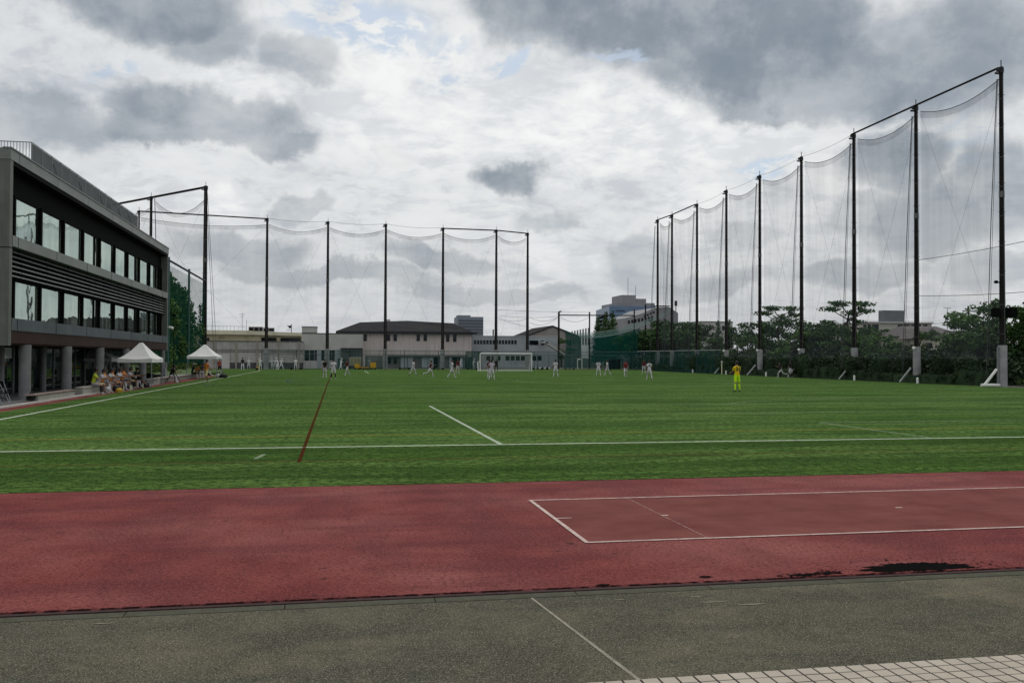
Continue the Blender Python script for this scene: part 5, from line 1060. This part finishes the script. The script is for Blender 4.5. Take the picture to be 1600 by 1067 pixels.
for i, (u, v, lb) in enumerate(((193, 611, 'pale drink bottle beside the small yellow bag'), (203.5, 610, 'pale yellowish drink bottle right of the bags'), (205.5, 609.5, 'second pale bottle at the right of the pair'), (223, 606, 'small bottle near the tent leg'))):
    p = gr(u, v); t = empty('drink_bottle', lb, 'bottle', p, group='drink bottles on the ground'); MB().tube([(0, 0, 0), (0, 0, .22), (0, 0, .26)], [.04, .04, .02], 8).build('body', mat('bottle_pale', (.45, .48, .36), .4, var=.1), t); MB().tube([(0, 0, .26), (0, 0, .3)], .02, 6).build('cap', whitep, t)

# ================================================================== PEOPLE
SK, SH_, PT, SO, BO, HR = range(6)
def pose_mesh(name, hl=0, hr=0, kl=5, kr=5, al=6, ar=6, sl=5, sr=5, el=15, er=15, bl=10, br=10, lean=2, head=0, seated=False, longp=False, nod=0):
    """one continuous skinned body: l/r hip, knee, leg abduction, shoulder pitch, elbow, arm abduction (degrees)"""
    V = []; E_ = []; RD = []; seg = []
    def v(p, r, par=None, reg=SH_):
        V.append(Vector(p)); RD.append(r)
        if par is not None: E_.append((par, len(V)-1)); seg.append((par, len(V)-1, reg))
        return len(V)-1
    ln = R(lean); up = Vector((0, math.sin(ln), math.cos(ln)))
    pel = Vector((0, 0, .94)); p0 = v(pel, (.150, .112))
    w1 = v(pel+up*.16, (.142, .105), p0, SH_); c1 = v(pel+up*.34, (.165, .118), w1, SH_); c2 = v(pel+up*.46, (.135, .100), c1, SH_)
    n1 = v(pel+up*.545, (.058, .058), c2, SH_); n2 = v(pel+up*.60, (.052, .055), n1, SK)
    hd = R(lean*.5+nod); hup = Vector((0, math.sin(hd), math.cos(hd))); hc = pel+up*.60+hup*.115
    h1 = v(hc-hup*.03, (.072, .082), n2, SK); h2 = v(hc+hup*.05, (.078, .095), h1, HR); h3 = v(hc+hup*.105, (.045, .055), h2, HR)
    hands = []
    for s, sh, elb, ab in ((-1, sl, el, bl), (1, sr, er, br)):
        S = c2; sp = pel+up*.455+Vector((s*.175, 0, 0)); a0 = v(sp, (.068, .068), S, SH_); a, b = R(sh), R(ab)
        d1 = Vector((s*math.sin(b), math.sin(a)*math.cos(b), -math.cos(a)*math.cos(b))); a1 = v(sp+d1*.15, (.060, .060), a0, SH_); a1b = v(sp+d1*.17, (.042, .042), a1, SK if not longp else SH_)
        ep = sp+d1*.285; a2 = v(ep, (.038, .038), a1b, SK if not longp else SH_); a_ = R(sh+elb)
        d2 = Vector((s*math.sin(b)*.4-s*.22*math.sin(R(elb)), math.sin(a_)*math.cos(b), -math.cos(a_)*math.cos(b))).normalized(); a3 = v(ep+d2*.24, (.025, .025), a2, SK); a4 = v(ep+d2*.29, (.034, .02), a3, SK); a5 = v(ep+d2*.335, (.030, .016), a4, SK)
        hands.append((ep+d2*.335, d2, s))
    for s, h, k, ab in ((-1, hl, kl, al), (1, hr, kr, ar)):
        hp = pel+Vector((s*.095, 0, -.06)); l0 = v(hp, (.098, .098), p0, PT); a = R(h); b = R(ab)
        d1 = Vector((s*math.sin(b), math.sin(a)*math.cos(b), -math.cos(a)*math.cos(b))); m1 = v(hp+d1*.20, (.092, .092), l0, PT); m2 = v(hp+d1*.31, (.086, .086), m1, PT); m3 = v(hp+d1*.33, (.064, .064) if not longp else (.075, .075), m2, PT if longp else SK)
        kn = hp+d1*.42; k1 = v(kn, (.056, .056) if not longp else (.066, .066), m3, PT if longp else SK); a_ = R(h-k); d2 = Vector((s*math.sin(b)*.5, math.sin(a_), -math.cos(a_))).normalized()
        rg = PT if longp else SO
        s1 = v(kn+d2*.12, (.057, .057), k1, rg); s2 = v(kn+d2*.28, (.042, .042), s1, rg); an = kn+d2*.385; s3 = v(an, (.036, .036), s2, SO)
        ft = Vector((0, math.cos(a_), math.sin(a_))) if not seated else Vector((0, 1, 0)); ft = (ft+Vector((s*.18, 0, -.02))).normalized(); dn = d2
        v(an+dn*.03-ft*.045, (.034, .034), s3, BO); f1 = v(an+dn*.045+ft*.09, (.040, .028), s3, BO); v(an+dn*.05+ft*.17, (.032, .022), f1, BO)
    me = bpy.data.meshes.new(name); me.from_pydata([tuple(x) for x in V], E_, [])
    bm = bmesh.new(); bm.from_mesh(me); lay = bm.verts.layers.skin.verify(); bm.verts.ensure_lookup_table()
    for i, x in enumerate(bm.verts): x[lay].radius = RD[i]; x[lay].use_root = (i == 0)
    bm.to_mesh(me); bm.free()
    ob = bpy.data.objects.new('tmp', me); COL.objects.link(ob); mo = ob.modifiers.new('s', 'SKIN'); mo.use_smooth_shade = True; ss = ob.modifiers.new('d', 'SUBSURF'); ss.levels = 1; ss.render_levels = 1
    dg = bpy.context.evaluated_depsgraph_get(); ev = ob.evaluated_get(dg); em = bpy.data.meshes.new_from_object(ev); bpy.data.objects.remove(ob)
    def near(c):
        best = 9; bi = 0
        for (i, j, rg) in seg:
            a, b = V[i], V[j]; d = b-a; t_ = max(0, min(1, (c-a).dot(d)/max(1e-9, d.length_squared))); q = (c-(a+d*t_)).length - .6*min(RD[i][0]*(1-t_)+RD[j][0]*t_, .2)
            if q < best: best = q; bi = rg
        return bi
    body = MB(); vs_ = [x.co.copy() for x in em.vertices]
    # face shape: pull a nose and chin out of the head
    for x in vs_:
        r_ = x-hc
        if r_.length < .16:
            if r_.y > .05 and abs(r_.x) < .022 and abs(r_.z+.01) < .03: x.y += .022
            if r_.y > .04 and -.10 < r_.z < -.06: x.y += .008
    fs = [tuple(p.vertices) for p in em.polygons]; body.add(vs_, fs, True)
    mi = []
    for p in em.polygons:
        c = sum((vs_[i] for i in p.vertices), Vector())/len(p.vertices); g = near(c)
        if g == HR and (c-hc).y > .045 and (c-hc).z < .075: g = SK
        if g == SK and (c-hc).length < .14 and (c-hc).y < .01 and (c-hc).z > -.05: g = HR
        mi.append(g)
    body.mi = mi
    bpy.data.meshes.remove(em)
    # eyes, mouth, ears
    hp_ = hc+hup*.01
    for s in (-1, 1): body.ball(hp_+Vector((s*.03, .088, .012)), .009, .006, .006, 6, 4, HR); body.ball(hp_+Vector((s*.078, .0, -.005)), .012, .02, .03, 6, 4, SK)
    body.ball(hp_+Vector((0, .086, -.055)), .022, .006, .005, 6, 4, HR); body.ball(hp_+Vector((0, .098, -.018)), .011, .014, .02, 6, 4, SK)
    # fingers: four unequal bent fingers and a thumb on each hand
    for (q, d, s) in hands:
        side = Vector((0, 1, 0)).cross(d); side = (Vector((0, 1, 0))-d*d.y).normalized() if abs(d.y) < .9 else Vector((0, 0, 1)); nrm = side.cross(d).normalized()*(-s)
        for k, l_ in enumerate((.060, .072, .066, .050)):
            o = q-d*.012+side*((k-1.5)*-.0165); p1 = o+d*l_*.5+nrm*.006; p2 = o+d*l_*.82+nrm*.028; body.tube([o, p1, p2], [.0085, .008, .006], 5, mi=SK)
        o = q-d*.055+side*.026; body.tube([o, o+side*.025+d*.03, o+side*.030+d*.055+nrm*.01], [.011, .009, .007], 5, mi=SK)
    zmin = min(x[2] for x in body.v)
    dz = -zmin if not seated else (.42-.82)
    body.v = [(x[0], x[1], x[2]+dz) for x in body.v]; hc = hc+Vector((0, 0, dz))
    me = body.mesh(name, [MATS['skin']]*6 if 'skin' in MATS else [bark]*6)
    # hair and cap meshes that fit this pose
    hair = MB(); hair.ball(hc+Vector((0, -.012, .045)), .092, .108, .085, 12, 8); hair.ball(hc+Vector((0, -.05, .01)), .082, .065, .085, 10, 7)
    cap = MB(); cap.ball(hc+Vector((0, -.002, .055)), .096, .112, .075, 12, 8); cap.tube([hc+Vector((0, .06, .055)), hc+Vector((0, .17, .045))], [.075, .05], 10)
    cap.v = [((x[0]), x[1], x[2]) for x in cap.v]
    num = (hc-Vector((0, 0, .36)), up)
    return dict(body=me, hair=hair.mesh('hair_mesh', bark), cap=cap.mesh('cap_mesh', bark), hc=hc, lean=lean, top=pel+up*.40+Vector((0, 0, dz)))
skin = mat('skin', (.22, .125, .085), .6, var=.05); shoeW = mat('shoe_pale', (.42, .42, .40), .5, var=.1); shoeD = mat('shoe_dark', (.02, .02, .022), .5, var=.2); hairM = mat('hair_black', (.008, .007, .007), .6, var=.2)
cl = lambda n, c: mat('cloth_'+n, c, .8, scale=9, col2=tuple(min(1, x*1.18) for x in c), bump=.15)
white_k = cl('white', (.50, .49, .52)); white_b = cl('baseball_white', (.60, .62, .64)); maroon = cl('maroon', (.085, .010, .016)); red = cl('red', (.15, .012, .018)); black_k = cl('black', (.010, .010, .012)); navy = cl('navy', (.014, .016, .035)); yellow = cl('yellow', (.62, .43, .005)); lime = cl('lime', (.45, .72, .01)); orange = cl('orange', (.48, .17, .03)); vest = cl('vest_red', (.38, .07, .05)); limev = cl('vest_lime', (.36, .42, .03)); greyk = cl('grey', (.22, .22, .24)); striped = cl('lilac_white', (.40, .36, .42)); khaki = cl('khaki', (.50, .42, .22))
capW = cl('cap_white', (.70, .72, .74)); capN = cl('cap_navy', (.03, .05, .12))
PO = {
 'stand': dict(hl=2, hr=-2, kl=4, kr=3, al=7, ar=9), 'stand_wide': dict(hl=4, hr=-4, kl=8, kr=4, al=11, ar=13, sl=12, sr=-4, el=30, er=20, bl=14, br=12),
 'hips': dict(al=8, ar=9, sl=-12, sr=-12, el=75, er=75, bl=32, br=32, hl=2, hr=-3), 'walk': dict(hl=24, hr=-18, kl=12, kr=22, sl=-18, sr=24, el=18, er=28, lean=5),
 'walk2': dict(hl=-20, hr=26, kl=24, kr=10, sl=26, sr=-20, el=26, er=20, lean=5), 'run': dict(hl=42, hr=-30, kl=40, kr=55, sl=-42, sr=40, el=75, er=80, lean=14), 'run2': dict(hl=-26, hr=38, kl=70, kr=26, sl=42, sr=-38, el=80, er=70, lean=12),
 'crouch': dict(hl=34, hr=28, kl=52, kr=48, al=14, ar=14, sl=28, sr=20, el=45, er=50, lean=26, bl=16, br=16), 'look': dict(al=7, ar=8, sl=30, sr=35, el=70, er=75, bl=8, br=8, hl=3, hr=-2, nod=14),
 'keeper': dict(al=5, ar=10, hl=-2, hr=6, kl=2, kr=10, sl=20, sr=14, el=60, er=24, bl=12, br=14, lean=2),
 'bb_stand': dict(longp=True, al=8, ar=8, sl=18, sr=20, el=50, er=55), 'bb_ready': dict(longp=True, hl=22, hr=16, kl=32, kr=28, al=13, ar=12, sl=35, sr=30, el=50, er=50, lean=18), 'bb_throw': dict(longp=True, hl=28, hr=-20, kl=15, kr=18, sl=60, sr=-30, el=20, er=70, bl=10, br=50, lean=8),
 'sit': dict(seated=True, hl=84, hr=82, kl=80, kr=76, al=8, ar=12, sl=35, sr=40, el=55, er=50, lean=14, nod=12), 'sit_fwd': dict(seated=True, hl=86, hr=84, kl=70, kr=84, al=12, ar=10, sl=55, sr=50, el=40, er=45, lean=30, nod=4), 'sit_stretch': dict(seated=True, hl=80, hr=84, kl=30, kr=40, al=8, ar=8, sl=20, sr=30, el=45, er=55, lean=6, nod=8)}
PM = {k: pose_mesh('person_mesh', **v) for k, v in PO.items()}
PN = [0]
def person(x, y, rz, pose, label, shirt=white_k, shorts=white_k, socks=white_k, shoes=shoeW, cap=None, H=1.0, group='football players on the pitch', num=None, z=.008, sleeve=None):
    P = PM[pose]; o = bpy.data.objects.new('person', P['body']); COL.objects.link(o); o.location = (x, y, z); o.rotation_euler = (0, 0, R(rz)); o.scale = (H, H, H)
    for i, m_ in enumerate((skin, shirt, shorts, socks, shoes, hairM)): o.material_slots[i].link = 'OBJECT'; o.material_slots[i].material = m_
    c = bpy.data.objects.new('cap' if cap else 'hair', P['cap'] if cap else P['hair']); COL.objects.link(c); c.parent = o; c.material_slots[0].link = 'OBJECT'; c.material_slots[0].material = cap or hairM
    tag(o, label, 'person', group)
    if num:
        cu = bpy.data.curves.new('n', 'FONT'); cu.body = num[0]; cu.size = .30; cu.align_x = 'CENTER'; cu.align_y = 'CENTER'; cu.extrude = .004; cu.offset = .010
        to = bpy.data.objects.new('shirt_number', cu); COL.objects.link(to); dg = bpy.context.evaluated_depsgraph_get(); tm = bpy.data.meshes.new_from_object(to.evaluated_get(dg)); bpy.data.objects.remove(to); tm.materials.clear(); tm.materials.append(num[1])
        to = bpy.data.objects.new('shirt_number', tm); COL.objects.link(to); to.parent = o; p = P['top']; to.location = (p.x, p.y-.150, p.z-.03); to.rotation_euler = (R(90-P['lean']), 0, 0)
    return o
def at_px(u, v, **k): p = gr(u, v); return p.x, p.y
def pl(u, v, rz, pose, label, **k): x, y = at_px(u, v); return person(x, y, rz, pose, label, **k)
mk = dict(shirt=maroon, shorts=white_k, socks=white_k); wk = dict(shirt=white_k, shorts=white_k, socks=white_k)
pl(1151.5, 612, 8, 'keeper', 'goalkeeper in a numbered yellow shirt with lime shorts and socks, seen from behind', shirt=yellow, shorts=lime, socks=lime, shoes=shoeD, num=('21', black_k), H=1.02)
pl(507.5, 590, 150, 'stand', 'player in a black and maroon shirt standing at the far left of the players', shirt=black_k, H=.98); pl(521, 592.5, 185, 'look', 'player all in white standing near the red line, head bowed', socks=black_k, H=1.0)
pl(542.5, 587, 110, 'walk', 'maroon shirted player walking just right of the red line', **mk); pl(645.5, 587, -70, 'walk2', 'white player walking alone, left of the wheeled net stand', shoes=shoeD); pl(671.5, 589, -100, 'run', 'maroon shirted player striding in front of the grey doors', **mk)
pl(706, 590.5, 250, 'walk', 'white player walking next to the maroon player near the hall doors', **wk); pl(715, 584, 200, 'stand', 'maroon shirted player half behind the walking white player', **mk)
pl(768, 594.5, 0, 'stand_wide', 'player in a pale striped shirt nearest the goal, seen from behind, dark long hair', shirt=striped, H=1.0); pl(764.5, 591.5, 20, 'stand', 'player partly hidden behind the striped shirt player before the left goal post', shirt=maroon)
pl(775.5, 580.5, 180, 'stand', 'referee all in black standing inside the left part of the goal', shirt=black_k, shorts=black_k, socks=black_k, shoes=shoeD, group='officials')
pl(868, 589.5, 5, 'stand_wide', 'white player with a dark back number, standing before the hooked pole', num=('6', black_k), H=1.0); pl(935, 588.5, -10, 'stand_wide', 'white player with a dark number, left one of the pair before the dark shelter', num=('7', black_k), H=.98)
pl(949, 587, 60, 'walk', 'white player striding, right one of the pair before the dark shelter', **wk); pl(977.5, 589, 170, 'walk2', 'red shirted player in white shorts left of the two overlapping players', shirt=red); pl(1006, 584, 160, 'stand', 'maroon shirted player partly behind the white number player', shirt=maroon, socks=white_k)
pl(1014.5, 594, -5, 'walk', 'white player with a dark number on the back, rightmost of the central players', num=('4', black_k), H=1.02)
person(45.0, 87.2, 60, 'run', 'player in a dark shirt running by the hedge, left of the two at the right', shirt=navy); person(45.2, 85.6, 20, 'stand', 'player in a dark shirt and white shorts standing by the hedge, right of the two', shirt=black_k, socks=black_k)
# left sideline
pl(322, 598.5, -50, 'walk', 'person in an orange bib and pale yellow shorts walking along the left sideline', shirt=orange, shorts=khaki, socks=skin, H=1.0, group='people on the left sideline')
pl(343, 584.5, 170, 'stand', 'child in a red vest and blue cap standing right of the farther tent', shirt=vest, shorts=navy, socks=white_k, cap=capN, H=.95, group='people on the left sideline'); pl(379, 578.6, 10, 'bb_stand', 'person in a black top and white trousers, first of the fielders from the left', shirt=black_k, shorts=white_b, cap=capN, H=1.0, group='fielders at the far left')
bbk = dict(shirt=white_b, shorts=white_b, socks=white_b, cap=capW, group='fielders at the far left')
for (u, v, rz, ps, lb, H) in ((388.7, 576.3, 190, 'bb_stand', 'white clad fielder before the dark plinth, second from the left', .95), (406.5, 577.5, 160, 'bb_stand', 'white clad fielder right of the tiny yellow box', .98), (425, 576.8, 150, 'bb_stand', 'white clad fielder just right of the corner post', .95), (429.5, 576.8, 200, 'bb_stand', 'white clad fielder second to the right of the corner post', .95), (434, 577.8, 130, 'bb_ready', 'white clad fielder bending in the middle of the group', 1.0), (439.3, 577.6, 240, 'bb_throw', 'white clad fielder at the right end of the corner group', .98), (462, 577.6, 180, 'bb_stand', 'white clad fielder alone beside the wheeled stand', 1.0)):
    pl(u, v, rz, ps, lb, H=H, **bbk)
bbk = dict(bbk, group='fielders before the annex and hall')
for (u, v, rz, ps, lb, H) in ((532.5, 577.4, -60, 'bb_throw', 'white clad fielder reaching out, before the annex doors', .98), (564, 575.8, 170, 'bb_stand', 'white clad fielder right of the square yellow cart', .95), (571, 575.6, 180, 'bb_stand', 'white clad fielder in the middle of three by the yellow carts', .93), (577, 576.4, 200, 'bb_stand', 'white clad fielder left of the raised yellow cart', 1.0), (588, 570.5, 180, 'bb_stand', 'white clad fielder inside the low green cage', .8),
                              (719.5, 576, -50, 'bb_throw', 'white clad fielder behind the maroon player, arm out', .98), (733, 576.3, 180, 'bb_stand', 'white clad fielder at the left of the tall green cage', 1.0), (739, 576.8, -70, 'bb_ready', 'white clad fielder crouching before the tall green cage', .98), (746.5, 576.2, -70, 'bb_throw', 'white clad fielder pointing right at the goal post', 1.02), (893.5, 574.6, 180, 'stand', 'distant person with a white cap beyond the fence, right of the hooked pole', .9)):
    pl(u, v, rz, ps, lb, H=H, **bbk)
# seated row on the low wall, nearest first
row = [(145, 612, 'sit', limev, greyk, 'lime vest over a white shirt, nearest end of the seated row'), (151, 611.5, 'sit_fwd', white_k, khaki, 'white shirt and khaki shorts, second in the seated row'), (157, 611, 'sit', orange, black_k, 'orange bib, third in the seated row'), (163, 610.5, 'sit_fwd', white_k, greyk, 'white shirt and grey shorts, fourth in the seated row'),
       (169, 609.8, 'sit', orange, black_k, 'orange bib and black shorts, fifth in the seated row'), (175, 609, 'sit_fwd', white_k, orange, 'white shirt with an orange bib on the knees, middle of the seated row'), (180, 608.5, 'sit', striped, navy, 'lilac shirt, sixth in the seated row'), (190, 607.5, 'sit', orange, navy, 'orange bib, sitting under the left tent leg'), (196, 606.5, 'sit_fwd', striped, black_k, 'pale striped shirt and black shorts under the nearer tent'),
       (201, 606, 'sit', greyk, khaki, 'grey shirt leaning back under the nearer tent'), (206, 605.3, 'sit_fwd', black_k, black_k, 'all black clothes under the nearer tent'), (213, 604.2, 'sit_stretch', white_k, black_k, 'white shirt and white hat, far end of the row under the nearer tent')]
for i, (u, v, ps, sh, so_, lb) in enumerate(row):
    Yp = 52.2+i*.92; o = person(-12.58, Yp*1.0-1.2, -90+rnd.uniform(-18, 18), ps, 'seated player: '+lb, shirt=sh, shorts=so_, socks=(black_k, skin, white_k, skin)[i % 4], shoes=shoeD if i % 2 else shoeW, group='seated row under the clubhouse', cap=capW if i == 11 else None, H=.98)
# extra seats
person(-12.35, 72.0, -75, 'sit_fwd', 'person in a black top and white shorts seated by the camera mast', shirt=black_k, shorts=white_k, socks=white_k, shoes=shoeW, group='people on the left sideline'); person(-12.45, 73.1, -95, 'sit', 'seated person in dark clothes behind the one by the camera mast', shirt=navy, shorts=striped, socks=white_k, group='people on the left sideline')
person(-12.6, 84.2, -80, 'sit', 'seated person in black with a white cap at the left under the farther tent', shirt=black_k, shorts=black_k, cap=capW, group='people on the left sideline'); person(-12.5, 85.4, -85, 'sit_fwd', 'seated person in an orange bib under the farther tent', shirt=orange, shorts=black_k, group='people on the left sideline')
person(-12.5, 87.2, -80, 'sit_fwd', 'seated person in black leaning forward under the farther tent', shirt=black_k, shorts=greyk, group='people on the left sideline'); person(-12.4, 88.6, -85, 'sit', 'seated person in navy with white shorts at the right under the farther tent', shirt=navy, shorts=white_k, group='people on the left sideline')
person(-12.4, 90.4, -80, 'sit_stretch', 'seated person with outstretched legs beyond the farther tent', shirt=white_k, shorts=white_k, group='people on the left sideline')
for (x, y, l_, lb) in ():
    t = empty('bench', lb, 'bench', (x, y, 0), group='narrow benches'); MB().box(-.16, .16, -l_/2, l_/2, .36, .41).build('seat', MATS['bench_wood'], t)
    for s in (-1, 1): MB().box(-.13, .13, s*(l_/2-.25)-.03, s*(l_/2-.25)+.03, 0, .36).build('leg', steel_dark, t)
# remove prototypes that stayed unused
for k, L_ in TP.items():
    for p in L_:
        if id(p) not in used:
            for ch in list(p.children): bpy.data.objects.remove(ch)
            bpy.data.objects.remove(p)
